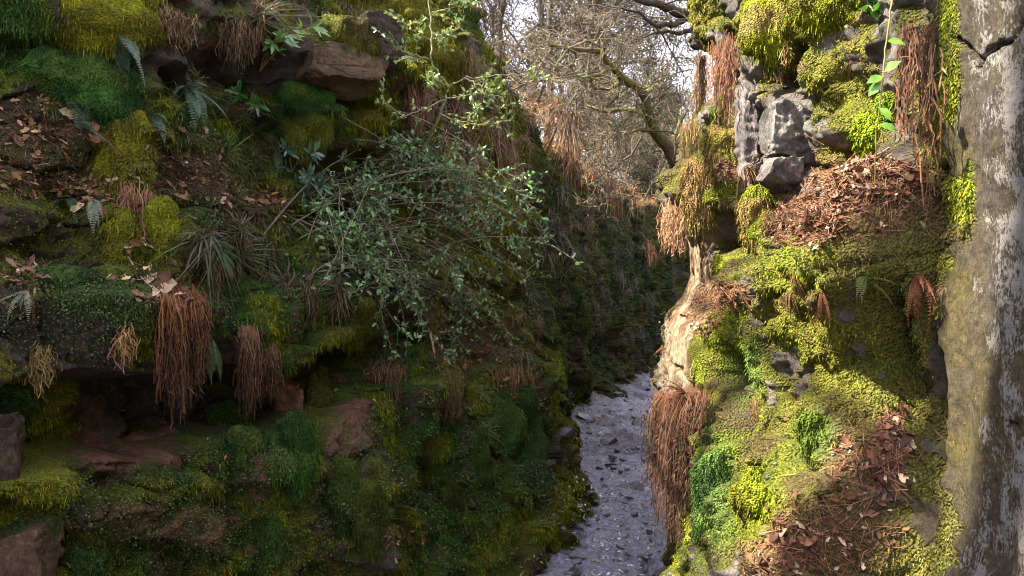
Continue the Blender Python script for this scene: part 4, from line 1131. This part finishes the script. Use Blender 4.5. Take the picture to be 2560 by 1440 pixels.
# ================================================================= woodrush and grass
def scatter_tufts(spots, kind, n, scale, label, group, name="woodrush_tuft", cat="grass tuft"):
    for (cx, cy, rx, ry, m) in spots:
        P, N = region(cx, cy, rx, ry, m)
        ok = P[:, 1] > (9 if 'far' in label else 0)
        for p, q in zip(P[ok], N[ok]): tuft(p, q, kind, scale, label, group, name, cat)
scatter_tufts([(1160, 420, 130, 110, 26), (1230, 330, 80, 90, 14), (1190, 250, 70, 60, 10), (1270, 430, 40, 80, 10)], 'brown', 0, .95, "brown woodrush tuft hanging on the upper wall behind the holly", "woodrush hanging on the upper shaded wall")
scatter_tufts([(1200, 400, 130, 150, 14), (1100, 250, 60, 60, 5), (1240, 180, 50, 50, 5)], 'rush', 0, .9, "green and brown woodrush tuft on the upper wall behind the holly", "green woodrush on the upper shaded wall")
scatter_tufts([(530, 270, 100, 80, 12), (620, 420, 90, 70, 10), (470, 240, 60, 40, 4)], 'grass', 0, .8, "fine grey green grass tuft on the shaded bank", "grass on the shaded bank", "grass_tuft")
scatter_tufts([(640, 640, 120, 80, 9), (560, 560, 80, 80, 6), (840, 700, 70, 80, 6)], 'dark', 0, .8, "dark woodrush tuft drooping under the leafy bank", "woodrush under the leafy bank")
scatter_tufts([(1420, 560, 80, 90, 16), (1500, 640, 100, 90, 14), (1560, 760, 80, 80, 10)], 'dark', 0, 1.4, "dark woodrush tuft growing on the far shaded wall", "woodrush on the far wall")
scatter_tufts([(1180, 960, 30, 60, 5), (1200, 1070, 20, 40, 3)], 'grass', 0, .8, "bright grass tuft hanging on the ribbed rock below the ledge", "grass below the leafy ledge", "grass_tuft")
scatter_tufts([(1290, 880, 50, 50, 7), (1330, 760, 25, 70, 6), (1310, 640, 25, 70, 6)], 'rush', 0, .7, "ragged woodrush tuft on the near edge of the shaded wall", "woodrush on the wall edge")
scatter_tufts([(1370, 300, 60, 60, 5), (1560, 450, 80, 40, 9), (1480, 430, 60, 50, 7), (1420, 370, 60, 50, 5), (1500, 520, 110, 60, 8)], 'brown', 0, 1.5, "dry brown grass tuft along the rim of the far wall", "dry grass on the far rim", "grass_tuft")
scatter_tufts([(960, 30, 60, 40, 3), (870, 40, 60, 30, 4), (700, 25, 80, 20, 4)], 'rush', 0, .7, "straggling grass tuft hanging over the top brow of the shaded wall", "grass on the top brow", "grass_tuft")
scatter_tufts([(1770, 410, 60, 20, 5), (1790, 740, 60, 20, 5), (1720, 960, 40, 14, 3), (1850, 420, 30, 10, 2)], 'brown', 0, .45, "dry grass tuft on top of a sunlit moss hump", "dry grass on the sunlit humps", "grass_tuft")
scatter_tufts([(2100, 560, 160, 70, 16), (2050, 720, 100, 40, 8), (2160, 1150, 90, 100, 18), (2080, 1340, 150, 60, 16), (1960, 1050, 100, 80, 10), (2090, 200, 90, 100, 8), (2330, 500, 40, 300, 14), (2280, 1200, 50, 200, 12), (1850, 950, 60, 100, 6)], 'brown', 0, .22, "wisp of dry stalks caught in the sunlit moss", "dry wisps on the sunlit wall", "dry_wisp")
scatter_tufts([(2170, 300, 60, 60, 6), (2010, 660, 100, 50, 10), (1800, 850, 70, 90, 8), (1900, 1230, 60, 90, 8), (2230, 950, 40, 150, 8)], 'grass', 0, .16, "tiny green sprig growing in the sunlit moss", "green sprigs on the sunlit wall", "moss_sprig", "plant")
tuft(*pick(100, 868), 'grass', .35, "small green grass tuft with a straw beard on the dark cavity wall", None, "grass_tuft")

# ================================================================= holly bush
def curve_pts(a, b, sag, n=8, wob=.03):
    t = np.linspace(0, 1, n)[:, None]
    p = a*(1-t)+b*t
    p[:, 2] += (sag*4*t*(1-t))[:, 0]
    p += np.cumsum(rng.normal(0, wob, (n, 3)), 0)*t*(1-t*.3)
    return p

def leaves_on(mb, P, D, size, col, n_per=5, tmpl=(HOL_V, HOL_T), spread=.9, upb=.35, jit=.22):
    """n_per leaves round each point P with twig direction D"""
    P = np.repeat(P, n_per, 0); D = np.repeat(D, n_per, 0); n = len(P)
    y = unit(D*.6+rng.normal(0, spread, (n, 3))+np.array([0, 0, .15]))
    z = unit(np.cross(y, rng.normal(0, 1, (n, 3))))
    z = unit(z+np.array([0, -.15, upb])-(np.einsum('ij,j->i', y, np.array([0, -.15, upb])))[:, None]*y)
    x = unit(np.cross(y, z)); z = np.cross(x, y)
    z = np.where((z[:, 2] < -.2)[:, None], -z, z); x = np.cross(y, z)
    s = size*rnd(n, .55, 1.2)
    off = D*rng.uniform(-.05, .03, (n, 1))
    mb.inst(tmpl[0], None, np.stack([x, y, z], 2), P+off, np.stack([s, s, s*rnd(n, .4, 1.6)], 1), jitter(col, n, jit, .08), tmpl[1])

BARKG = (.17, .15, .10)
def holly():
    tw, lf = MB(), MB()
    P0_, _ = pick(800, 560)
    root = tag(empty("holly_bush", P0_), "large spreading holly bush with small glossy leaves hanging over the shaded wall", "holly bush")
    ends_P, ends_D, cols = [], [], []
    for i in range(125):
        f = rng.random()
        sx, sy = rng.normal(850, 90), rng.normal(520, 100)
        if i % 5 == 0: sx, sy = rng.normal(1020, 60), rng.normal(560, 80)
        a = rng.uniform(0, 6.283); r = math.sqrt(rng.uniform(.12, 1))
        ex, ey = 1095+270*r*math.cos(a), 605+285*r*math.sin(a)
        if ey > 760 and ex < 960: ex += 170
        if ey < 400 and ex > 1200: continue
        S, Ns = pick(sx, sy); E, Ne = pick(ex, ey)
        k = rng.uniform(.90, .975) if E[1] < 9 else rng.uniform(6.0, 6.9)/E[1]
        E = np.array([0, 0, EYE])+(E-np.array([0, 0, EYE]))*k
        if np.linalg.norm(E-S) > 2.2 or S[1] > 7.5: continue
        p = curve_pts(S-Ns*.05, E, rng.uniform(.0, .22), 9, .022)
        c = np.array(BARKG)*rng.uniform(.5, 1.3)
        tw.tube(p, np.linspace(.0075, .0022, 9)*rng.uniform(.6, 1.3), c, 4)
        d = unit(np.gradient(p, axis=0))
        nt = 9
        tpos = rng.uniform(.45, 1, nt); tpos[0] = 1.0
        idx = np.minimum((tpos*8).astype(int), 7); fr = tpos*8-idx
        b = p[idx]*(1-fr[:, None])+p[idx+1]*fr[:, None]
        dd = unit(d[idx]*.7+rng.normal(0, .55, (nt, 3)))
        l = rnd(nt, .06, .26)[:, None]
        e = b+dd*l+np.array([0, 0, -.02])
        tw.segs(b, e, .0026, .0012, np.array(c)*1.2)
        for q in np.linspace(.35, 1, 3):
            ends_P.append(b+(e-b)*q); ends_D.append(dd)
    EP, ED = np.concatenate(ends_P), np.concatenate(ends_D)
    keep = rnd(len(EP)) < .8
    EP, ED = EP[keep], ED[keep]
    leaves_on(lf, EP, ED, .046, (.12, .21, .075), 3, upb=.9, jit=.5)
    # loose bare twigs showing below the leaves
    for i in range(55):
        sx, sy = rng.uniform(760, 1000), rng.uniform(560, 720)
        S, Ns = pick(sx, sy); E, _ = pick(sx+rng.uniform(140, 420), sy+rng.uniform(20, 200))
        if E[1] > 8.5 or S[1] > 7.5: continue
        E = np.array([0, 0, EYE])+(E-np.array([0, 0, EYE]))*rng.uniform(.9, .97)
        p = curve_pts(S, E, rng.uniform(.05, .25), 9, .02)
        tw.tube(p, np.linspace(.004, .0014, 9), np.array((.24, .21, .16))*rng.uniform(.5, 1.2), 3)
    link_mesh("stems", tw.mesh("stems", M['bark'], P0_), parent=root)
    link_mesh("foliage", lf.mesh("foliage", M['holly'], P0_), parent=root)
holly()

def spray_tree(pts_px, Yd, rad, twigs, name, label, cat, leaf_col, leaf_size, n_leaf, tmpl=(HOL_V, HOL_T), barkc=(.24, .23, .13), tipn=9):
    """a stem through photo points with side branches ending in leaf sprays"""
    tw, lf = MB(), MB()
    pts = np.array([at(x, y, Y) for (x, y, Y) in pts_px])
    root = tag(empty(name, pts[0]), label, cat)
    n = len(pts); tt = np.linspace(0, n-1, n*5)
    fine = np.stack([np.interp(tt, np.arange(n), pts[:, k]) for k in range(3)], 1)+rng.normal(0, .006, (n*5, 3))
    tw.tube(fine, np.linspace(rad, rad*.4, n*5), barkc, 6)
    EP, ED = [], []
    for br in twigs:
        q = np.array([at(x, y, Y) for (x, y, Y) in br])
        m = len(q); t2 = np.linspace(0, m-1, m*4)
        f = np.stack([np.interp(t2, np.arange(m), q[:, k]) for k in range(3)], 1); f[1:] += rng.normal(0, .006, (m*4-1, 3))
        tw.tube(f, np.linspace(rad*.5, .0025, m*4), barkc, 5)
        d = unit(np.gradient(f, axis=0))
        k = rng.integers(int(m*4*.30), m*4, tipn)
        b = f[k]; dd = unit(d[k]*.6+rng.normal(0, .6, (tipn, 3))); e = b+dd*rnd(tipn, .03, .12)[:, None]
        tw.segs(b, e, .002, .001, np.array(barkc)*.8)
        EP += [e, f[-1:]]; ED += [dd, d[-1:]]
    EP, ED = np.concatenate(EP), np.concatenate(ED)
    leaves_on(lf, EP, ED, leaf_size, leaf_col, n_leaf, tmpl)
    link_mesh("stems", tw.mesh("stems", M['bark'], pts[0]), parent=root)
    link_mesh("foliage", lf.mesh("foliage", M['holly'], pts[0]), parent=root)
    return root
Yh = 5.45
spray_tree([(1060, 375, 6.0), (1090, 310, 5.6), (1112, 250, Yh), (1122, 215, Yh), (1080, 165, Yh), (1078, 60, Yh), (1070, -20, Yh)], 0, .011, [
    [(1122, 215, Yh), (1160, 195, Yh-.1), (1230, 190, Yh-.15), (1300, 185, Yh-.2), (1345, 180, Yh-.2)],
    [(1112, 250, Yh), (1060, 275, Yh-.1), (1010, 290, Yh-.1), (960, 255, Yh-.1)],
    [(1122, 215, Yh), (1095, 205, Yh-.05), (1075, 185, Yh-.1)],
    [(1100, 285, Yh), (1150, 305, Yh-.1), (1220, 310, Yh-.2), (1280, 300, Yh-.2)],
    [(1115, 245, Yh), (1190, 235, Yh-.15), (1250, 235, Yh-.2), (1265, 260, Yh-.2)],
    [(1078, 145, Yh), (1030, 140, Yh-.1), (990, 115, Yh-.1), (968, 90, Yh-.1)],
    [(1076, 100, Yh), (1040, 80, Yh-.1), (1000, 50, Yh-.1)],
    [(1080, 95, Yh), (1110, 85, Yh-.1), (1135, 75, Yh-.1)],
    [(1080, 30, Yh), (1120, 20, Yh-.1), (1150, 15, Yh-.1)],
    [(1160, 195, Yh-.1), (1200, 215, Yh-.15), (1240, 225, Yh-.2)],
    [(1150, 305, Yh), (1180, 285, Yh-.15), (1200, 270, Yh-.2)],
], "holly_sapling", "sunlit holly sapling with pale sprays standing above the big holly bush", "holly", (.19, .25, .07), .040, 5, tipn=14)
spray_tree([(1165, 500, 6.2), (1170, 440, 6.0), (1175, 405, 6.0)], 0, .007, [
    [(1172, 430, 6.0), (1150, 400, 5.95), (1130, 385, 5.9)], [(1175, 405, 6.0), (1195, 420, 5.95), (1215, 440, 5.9)], [(1172, 450, 6.0), (1230, 455, 5.95), (1265, 470, 5.9)]],
    "holly_shoot", "pale sunlit holly shoot rising out of the holly bush", "holly", (.15, .21, .05), .04, 5, tipn=8)

# laurel / rhododendron shoots
def laurel(px, py, Yoff, stems, label, size=.10, col=(.05, .10, .04), n=7):
    P, N = pick(px, py); P = P+N*.02
    tw, lf = MB(), MB()
    root = tag(empty("rhododendron_shoot", P), label, "rhododendron")
    for (dx, dy) in stems:
        k = P[1]/FPX
        E = P+np.array([dx*k, -abs(Yoff)*.6, -dy*k])
        p = curve_pts(P, E, .04, 7, .008)
        tw.tube(p, np.linspace(.006, .003, 7), (.20, .13, .08), 5)
        d = unit(np.gradient(p, axis=0))
        ii = rng.integers(2, 7, n*2)
        a = rng.normal(0, 1, (n*2, 3)); a = unit(a-np.einsum('ij,ij->i', a, d[ii])[:, None]*d[ii])
        y = unit(a+d[ii]*.7+np.array([0, 0, .15])); z = unit(d[ii]-np.einsum('ij,ij->i', y, d[ii])[:, None]*y+1e-3); x = np.cross(y, z)
        s = size*rnd(n*2, .6, 1.15)
        lf.inst(LAN_V, None, np.stack([x, y, z], 2), p[ii], np.stack([s, s, s], 1), jitter(col, n*2, .2, .06), LAN_T)
    link_mesh("stem", tw.mesh("stem", M['bark'], P), parent=root)
    link_mesh("foliage", lf.mesh("foliage", M['holly'], P), parent=root)
    return root
laurel(650, 175, .5, [(60, -40), (110, -60), (150, -75)], "rhododendron shoot with bright lit tip below the dark hollow", .12, (.09, .19, .03), 8)
laurel(610, 285, .3, [(0, -40), (50, -5), (-30, -25)], "bright green rhododendron rosette on the grassy bank", .11, (.05, .15, .035))
laurel(720, 430, .3, [(10, -50), (60, -30), (-20, 10)], "blue green rhododendron clump left of the holly bush", .11, (.06, .13, .08), 9)
laurel(760, 470, .35, [(30, -20), (60, 10), (20, 40), (-30, 30)], "lower rhododendron clump touching the holly bush", .11, (.05, .11, .065), 9)
laurel(800, 390, .3, [(0, -30), (30, -40), (-30, -20)], "rhododendron clump at the upper left edge of the holly bush", .10, (.06, .13, .055), 8)
laurel(2150, 45, .12, [(20, -10), (30, 8)], "broad fresh green bramble leaves near the top of the gully", .085, (.10, .26, .03), 4)

# bramble stem hanging down the sunlit wall
def hang_stem(pts_px, rad, leaves, label, col=(.26, .22, .07), name="bramble_stem", cat="bramble", lcol=(.13, .26, .04), lsz=.06):
    pts = np.array([at(x, y, Y) for (x, y, Y) in pts_px])
    root = tag(empty(name, pts[0]), label, cat)
    n = len(pts); tt = np.linspace(0, n-1, n*6)
    fine = np.stack([np.interp(tt, np.arange(n), pts[:, k]) for k in range(3)], 1)+rng.normal(0, .0015, (n*6, 3))
    mb = MB(); mb.tube(fine, np.linspace(rad, rad*.6, n*6), col, 5)
    link_mesh("stem", mb.mesh("stem", M['bark'], pts[0]), parent=root)
    for (x, y, Y, dx, dy) in leaves:
        l = MB(); y_ = unit(np.array([dx, -.25, -dy])); z_ = unit(np.array([0., -1, .6])-np.dot(np.array([0, -1, .6]), y_)*y_); x_ = np.cross(y_, z_)
        l.inst(LAN_V*np.array([1.9, 1, 1]), None, np.stack([x_, y_, z_], 1)[None], at(x, y, Y)[None], np.array([[lsz]*3]), jitter(lcol, 1, .1, .03), LAN_T)
        link_mesh("leaf", l.mesh("leaf", M['holly'], pts[0]), parent=root)
    return root
hang_stem([(2235, -30, 2.25), (2215, 110, 2.25), (2203, 240, 2.25), (2190, 340, 2.3), (2186, 470, 2.35)], .0028, [(2207, 190, 2.25, -1, .4), (2200, 205, 2.25, -.9, 1), (2205, 180, 2.25, .6, -.4), (2198, 265, 2.25, .3, .5), (2196, 310, 2.27, .8, .3), (2213, 100, 2.25, .8, .2)], "thin yellow bramble stem hanging straight down over the leaf ledge")

def stick(pts_px, rad, label, col=(.28, .15, .09), forks=(), name="stick"):
    mb = MB(); allp = []
    for k, line in enumerate((pts_px,)+tuple(forks)):
        pts = np.array([at(*q) for q in line]); n = len(pts)
        tt = np.linspace(0, n-1, n*4)
        f = np.stack([np.interp(tt, np.arange(n), pts[:, j]) for j in range(3)], 1)+rng.normal(0, rad*.3, (n*4, 3))
        mb.tube(f, np.linspace(rad, rad*.6, n*4)*(1 if k == 0 else .8), col, 6); allp.append(pts)
    return tag(mb.build(name, M['bark'], allp[0][0]), label, "stick")
def on(px, py, lift=.02):
    P, N = pick(px, py); return px, py, P[1]-lift
Ys = pick(2005, 425)[0][1]-.06
stick([(2003, 430, Ys), (2018, 390, Ys-.03), (2038, 355, Ys-.06), (2065, 338, Ys-.09)], .008, "forked reddish stick standing on the leaf ledge against the grey block", forks=[[(2040, 350, Ys-.06), (2015, 346, Ys-.08), (1993, 352, Ys-.09)]])
stick([on(2095, 420), on(2170, 400), on(2225, 370)], .006, "slanting pale stick at the back of the leaf ledge", (.34, .24, .17))
stick([on(2010, 545), on(2060, 600), on(2075, 660), on(2110, 690)], .004, "curved twig trailing down over the bright moss bolster", (.26, .13, .08))
stick([on(1960, 610), on(2010, 590), on(2040, 575)], .005, "short dark twig at the left edge of the leaf drift", (.20, .11, .07))
stick([on(1075, 830, .3), on(1090, 900, .3), on(1085, 960, .25)], .010, "bare upright stick in front of the leafy ledge under the holly", (.26, .18, .12))
stick([on(320, 640), on(345, 685), on(380, 720)], .004, "pale thin stalk leaning on the mossy block", (.34, .28, .2))
stick([on(1725, 940), on(1735, 900)], .005, "small twig on the big moss hump", (.26, .14, .08))
stick([on(2170, 1080), on(2200, 1060), on(2210, 1130)], .003, "straw stalks on the lower leaf slope", (.4, .26, .14))

# ================================================================= trees
CAPP = np.concatenate([WL.P[:, -WL.n_cap:].reshape(-1, 3), WR.P[:, -WR.n_cap:].reshape(-1, 3)])
def land(x, y): 
    k = np.argmin((CAPP[:, 0]-x)**2+(CAPP[:, 1]-y)**2); return CAPP[k, 2]

def grow(p, d, L, r, lev, out, rr, up=.15, wig=.25, dens=1.0):
    n = 4 if lev > 1 else 3
    for i in range(n):
        d2 = unit(d+rr.normal(0, wig, 3)*(.6 if lev > 2 else 1)+np.array([0, 0, up*.3]))
        e = p+d2*L/n; r2 = r*(1-.45/n)
        out.append((p, e, r, r2, lev))
        if lev > 0 and (i > 0 or lev < 3):
            nb = rr.poisson(1.5*dens) if lev > 1 else rr.poisson(1.9*dens)
            for _ in range(nb):
                sd = unit(d2*.55+rr.normal(0, .75, 3)+np.array([0, 0, up]))
                grow(e, sd, L*rr.uniform(.42, .68), r2*rr.uniform(.38, .62), lev-1, out, rr, up, wig, dens)
        p, d, r = e, d2, r2
    return p, d, r

def bare_tree(base, H, r, seed, label, lean=(0, 0), lev=4, up=.2, barkc=(.065, .053, .04), twigc=(.055, .043, .029), name="bare_tree", cat="tree", group=None, dens=1.0, wig=.25, trunk_frac=.6, rmin=.004):
    rr = np.random.default_rng(seed); segs = []
    grow(np.zeros(3), unit(np.array([lean[0], lean[1], 1.0])), H*trunk_frac, r, lev, segs, rr, up, wig, dens)
    base = np.array(base, float)
    root = tag(empty(name, base), label, cat, group)
    tr, cr = MB(), MB()
    A = np.array([s[0] for s in segs]); B_ = np.array([s[1] for s in segs]); R0 = np.array([s[2] for s in segs]); R1 = np.array([s[3] for s in segs]); lv = np.array([s[4] for s in segs])
    t = lv >= lev-1
    tr.segs(A[t], B_[t]+(B_[t]-A[t])*.04, np.maximum(R0[t], rmin), np.maximum(R1[t], rmin), jitter(barkc, int(t.sum()), .15, .05), 7)
    cr.segs(A[~t], B_[~t], np.maximum(R0[~t], rmin), np.maximum(R1[~t], rmin*.8), jitter(twigc, int((~t).sum()), .2, .05), 3)
    link_mesh("trunk", tr.mesh("trunk", M['bark']), parent=root)
    if cr.n: link_mesh("crown", cr.mesh("crown", M['bark'], smooth=False), parent=root)
    return root, len(segs)
tot = 0
TREES = [  # px, Y, height, lean, label
    (1335, 18, 7, (.1, 0), "bare oak with crooked limbs just beyond the shoulder of the wall"),
    (1385, 21, 11, (0, 0), "tall bare tree behind the bend of the rim"),
    (1440, 21, 7, (-.15, 0), "leaning bare tree over the far rim with pale twigs"),
    (1455, 26, 9, (.05, 0), "slim bare tree among the pale trunks beyond the far wall"),
    (1530, 24, 3.2, (.1, .0), "bare tree directly over the far end of the chasm"),
    (1600, 29, 2.2, (-.1, 0), "bare tree standing before the brown larch"),
    (1630, 26, 2.6, (-.1, 0), "small bare tree beside the mossy oak"),
    (1665, 32, 3, (.1, 0), "bare tree behind the mossy oak"),
    (1410, 34, 13, (0, 0), "distant tall tree seen between the nearer trunks"),
    (1350, 30, 13, (.05, 0), "distant bare tree with a dense fan of twigs"),
    (1550, 38, 4, (0, 0), "distant bare tree at the right of the larch"),
    (1270, 24, 12, (0, 0), "distant bare tree just clear of the mossy shoulder"),
    (1310, 38, 15, (0, 0), "tall thin tree far behind the crooked oak"),
    (1365, 42, 16, (0, 0), "very distant tree closing the gap by the shoulder"),
    (1425, 44, 15, (0, 0), "very distant tree in the middle of the wood"),
    (1440, 46, 12, (0, 0), "very distant tree behind the tall conifer"),
    (1260, 32, 14, (0, 0), "distant tree with its foot hidden by the mossy shoulder"),
]
for i, (px, Y, H, ln, lb) in enumerate(TREES):
    x = (px-CX)/FPX*Y
    _, n = bare_tree((x, Y, land(x, Y)-.15), H, (.0085*H+.02), 100+i, lb, ln, 5 if i % 3 else 5, .22, group="bare trees beyond the rim", rmin=.004+.00028*Y, dens=.86)
    tot += n
SHR = [(1365, 13, 2.2), (1420, 14.5, 2.6), (1470, 16, 2.4), (1510, 17.5, 2.6), (1560, 19, 2.6), (1610, 20, 2.8), (1640, 21, 2.8), (1390, 16.5, 2.6), (1330, 11.5, 1.8), (1575, 22, 3)]
SL = ["pale twiggy shrub nearest along the far rim", "second pale shrub along the far rim", "twiggy shrub over the dark end of the far wall", "shrub arching over the rusty bracken", "sprawling shrub in front of the sunlit bracken bank", "twiggy shrub left of the root column", "shrub touching the sunlit corner of the rock", "bushy shrub set back behind the rim", "small twiggy shrub on the shoulder of the shaded wall", "bare bush at the back of the sunlit bank"]
for i, ((px, Y, H), lb) in enumerate(zip(SHR, SL)):
    x = (px-CX)/FPX*Y
    _, n = bare_tree((x, Y, land(x, Y)-.1), H, .03, 300+i, lb, (rng.normal(0, .4), -.5), 4, .02, (.11, .092, .062), (.125, .10, .065), "bare_shrub", "shrub", "bare shrubs along the far rim", 1.0, .38, .75, rmin=.0032+.00018*Y)
    tot += n
print("tree segs", tot)

def mossy_tree():
    main = [(1700, 420, 9.0), (1672, 365, 8.9), (1640, 330, 8.8), (1625, 290, 8.7), (1610, 240, 8.6), (1592, 215, 8.5), (1560, 200, 8.4), (1525, 165, 8.3), (1500, 130, 8.2), (1440, 125, 8.1), (1370, 110, 8.0)]
    brs = [[(1640, 330, 8.8), (1600, 320, 8.6), (1560, 335, 8.5)], [(1610, 240, 8.6), (1640, 215, 8.8), (1665, 190, 9)], [(1625, 290, 8.7), (1580, 275, 8.9), (1520, 280, 9.1), (1470, 270, 9.2)], [(1525, 165, 8.3), (1500, 190, 8.1), (1450, 200, 8)], [(1672, 365, 8.9), (1690, 330, 9.1), (1700, 270, 9.3)], [(1560, 200, 8.4), (1530, 220, 8.6), (1480, 225, 8.7)]]
    root = tag(empty("mossy_oak", at(*main[0])), "gnarled mossy oak leaning out over the chasm beside the sunlit wall", "tree")
    o = at(*main[0]); tr = MB(); cr = MB(); rr = np.random.default_rng(55); segs = []
    def fine(line, m=5):
        p = np.array([at(*q) for q in line]); t = np.linspace(0, len(p)-1, len(p)*m)
        return np.stack([np.interp(t, np.arange(len(p)), p[:, k]) for k in range(3)], 1)+np.cumsum(rng.normal(0, .008, (len(p)*m, 3)), 0)*.5
    f = fine(main); m = fbm(f, 3, 2)[:, None]
    f = np.concatenate([f[:1]+np.array([[.1, .1, -1.0]]), f])
    m = np.concatenate([m[:1], m])
    tr.tube(f, np.linspace(.085, .02, len(f)), np.where(m > -.1, np.array([[.09, .085, .02]]), np.array([[.09, .07, .045]])), 8)
    for b in brs:
        g = fine(b); tr.tube(g, np.linspace(.04, .012, len(g)), np.array((.12, .11, .04)), 6)
        for k in range(4, len(g), 4):
            grow(g[k], unit(rr.normal(0, 1, 3)+np.array([-.3, 0, .3])), rr.uniform(.4, .9), .012, 2, segs, rr, .1, .35, 1.0)
    for k in range(18, len(f), 4): grow(f[k], unit(rr.normal(0, 1, 3)+np.array([-.3, 0, .1])), rr.uniform(.4, 1.0), .014, 2, segs, rr, .1, .35, 1.0)
    cr.segs([s[0] for s in segs], [s[1] for s in segs], np.maximum([s[2] for s in segs], .005), np.maximum([s[3] for s in segs], .004), jitter((.12, .10, .065), len(segs), .2), 3)
    link_mesh("trunk", tr.mesh("trunk", M['bark'], o), parent=root); link_mesh("crown", cr.mesh("crown", M['bark'], o), parent=root)
mossy_tree()

def rim_tree():
    o = at(1790, -60, 6.4); root = tag(empty("overhanging_tree", o), "dark tree on top of the sunlit wall, its branches across the white sky", "tree")
    tr, cr, segs = MB(), MB(), []; rr = np.random.default_rng(77)
    lines = [([(1830, 10, 6.6), (1770, 20, 6.5), (1745, 70, 6.4), (1740, 110, 6.35)], .10, .05), ([(1775, 10, 6.5), (1725, 40, 6.4), (1680, 15, 6.3), (1620, 5, 6.2), (1560, -10, 6.1)], .06, .02), ([(1740, 70, 6.4), (1700, 85, 6.3), (1650, 72, 6.2), (1600, 78, 6.1)], .025, .006), ([(1725, 40, 6.4), (1690, 60, 6.3), (1640, 60, 6.2), (1580, 30, 6.1), (1520, 25, 6.0)], .03, .006), ([(1830, 10, 6.6), (1800, -80, 6.6), (1760, -200, 6.6)], .13, .10), ([(1780, -140, 6.6), (1700, -120, 6.3), (1600, -90, 6.1)], .05, .02)]
    for ln, r0, r1 in lines:
        p = np.array([at(*q) for q in ln]); t = np.linspace(0, len(p)-1, len(p)*5)
        g = np.stack([np.interp(t, np.arange(len(p)), p[:, k]) for k in range(3)], 1)+np.cumsum(rng.normal(0, .006, (len(p)*5, 3)), 0)
        tr.tube(g, np.linspace(r0, r1, len(g)), (.06, .048, .035), 8)
        if r0 < .09:
            for k in range(6, len(g), 8): grow(g[k], unit(rr.normal(0, 1, 3)+np.array([-.6, -.2, -.1])), rr.uniform(.3, .7), .009, 2, segs, rr, 0, .3, .9)
    cr.segs([s[0] for s in segs], [s[1] for s in segs], np.maximum([s[2] for s in segs], .003), np.maximum([s[3] for s in segs], .0025), jitter((.08, .065, .05), len(segs), .2), 3)
    link_mesh("trunk", tr.mesh("trunk", M['bark'], o), parent=root); link_mesh("crown", cr.mesh("crown", M['bark'], o), parent=root)
rim_tree()

def larch(px, Y, H, W, seed, label, col, dens=1.0, name="larch_tree"):
    rr = np.random.default_rng(seed); x = (px-CX)/FPX*Y; base = np.array([x, Y, land(x, Y)-.3])
    root = tag(empty(name, base), label, "tree"); tr, cr = MB(), MB()
    tr.tube(np.array([[0, 0, 0], [.05, 0, H*.5], [0, .05, H]]), [.03*H, .02*H, .004*H], (.09, .065, .045), 7)
    p0, p1, cl = [], [], []
    for k in range(int(90*dens)):
        t = rr.uniform(.12, .99); z = H*t; l = W*(1-t)**.75*rr.uniform(.5, 1.1)+.3; a = rr.uniform(0, 6.283)
        d = np.array([math.cos(a), math.sin(a), rr.uniform(-.15, .25)]); s = np.array([0, 0, z]); e = s+d*l
        p0.append(s); p1.append(e)
        for q in np.linspace(.25, 1, 9): cl.append(s+(e-s)*q+rr.normal(0, .12, 3))
    tr.segs(p0, p1, .05, .012, (.10, .075, .05), 4)
    cl = np.array(cl); n = 16; P = np.repeat(cl, n, 0)+rr.normal(0, .17, (len(cl)*n, 3))
    d = unit(rr.normal(0, 1, P.shape))
    blades(cr, P, d, rr.uniform(.12, .3, len(P)), .3, .03, jitter(col, len(P), .35, .1), 2)
    link_mesh("trunk", tr.mesh("trunk", M['bark']), parent=root); link_mesh("crown", cr.mesh("crown", M['needle']), parent=root)
larch(1480, 33, 9.8, 2.7, 1, "tall brown conifer rising against the white sky", (.10, .060, .028), 1.5)
larch(1585, 40, 6.2, 2.2, 2, "lower brown conifer stepping down toward the white sky", (.10, .062, .03), 1.2)
larch(1640, 44, 5.5, 2.0, 3, "dark green conifer tip low against the white sky", (.035, .045, .016), 1.0, "conifer_tree")
larch(1665, 27, 4.2, 1.2, 4, "small holly green evergreen beside the sunlit corner", (.04, .06, .015), .8, "evergreen_bush")

# bracken bank on the far rim
mb = MB()
cand = (WL.P[:, -WL.n_cap:].reshape(-1, 3)); cand = cand[(cand[:, 1] > 10) & (cand[:, 1] < 27)]
k = rng.integers(0, len(cand), 9000); P = cand[k]+np.concatenate([rng.normal(0, .35, (9000, 2)), np.zeros((9000, 1))], 1)
blades(mb, P, rng.normal(0, .7, (9000, 3))+np.array([0, 0, .5]), rnd(9000, .2, .55), .6, .018, jitter((.26, .135, .055), 9000, .3, .08), 3)
tag(mb.build("bracken", M['dead']), "dry orange bracken and grass covering the top of the far wall", "bracken", kind='stuff')

# trees on the shaded wall's bank, above the picture: their limbs throw the stripes of shade on the smooth face
for i, (x, y, H, r, lb) in enumerate([(-6.0, 1.66, 16, .17, "leafless tree on the bank above the shaded wall, nearest the camera"), (-6.6, 1.92, 17, .13, "slimmer leafless tree on the bank above the shaded wall"), (-5.6, 1.48, 15, .06, "slimmest leafless tree on the bank above the shaded wall")]):
    bare_tree((x, y, land(x, y)-.1), H, r, 500+i, lb, (0, -.095), 2, 0, dens=.8, wig=.03, group="bare trees on the near bank")
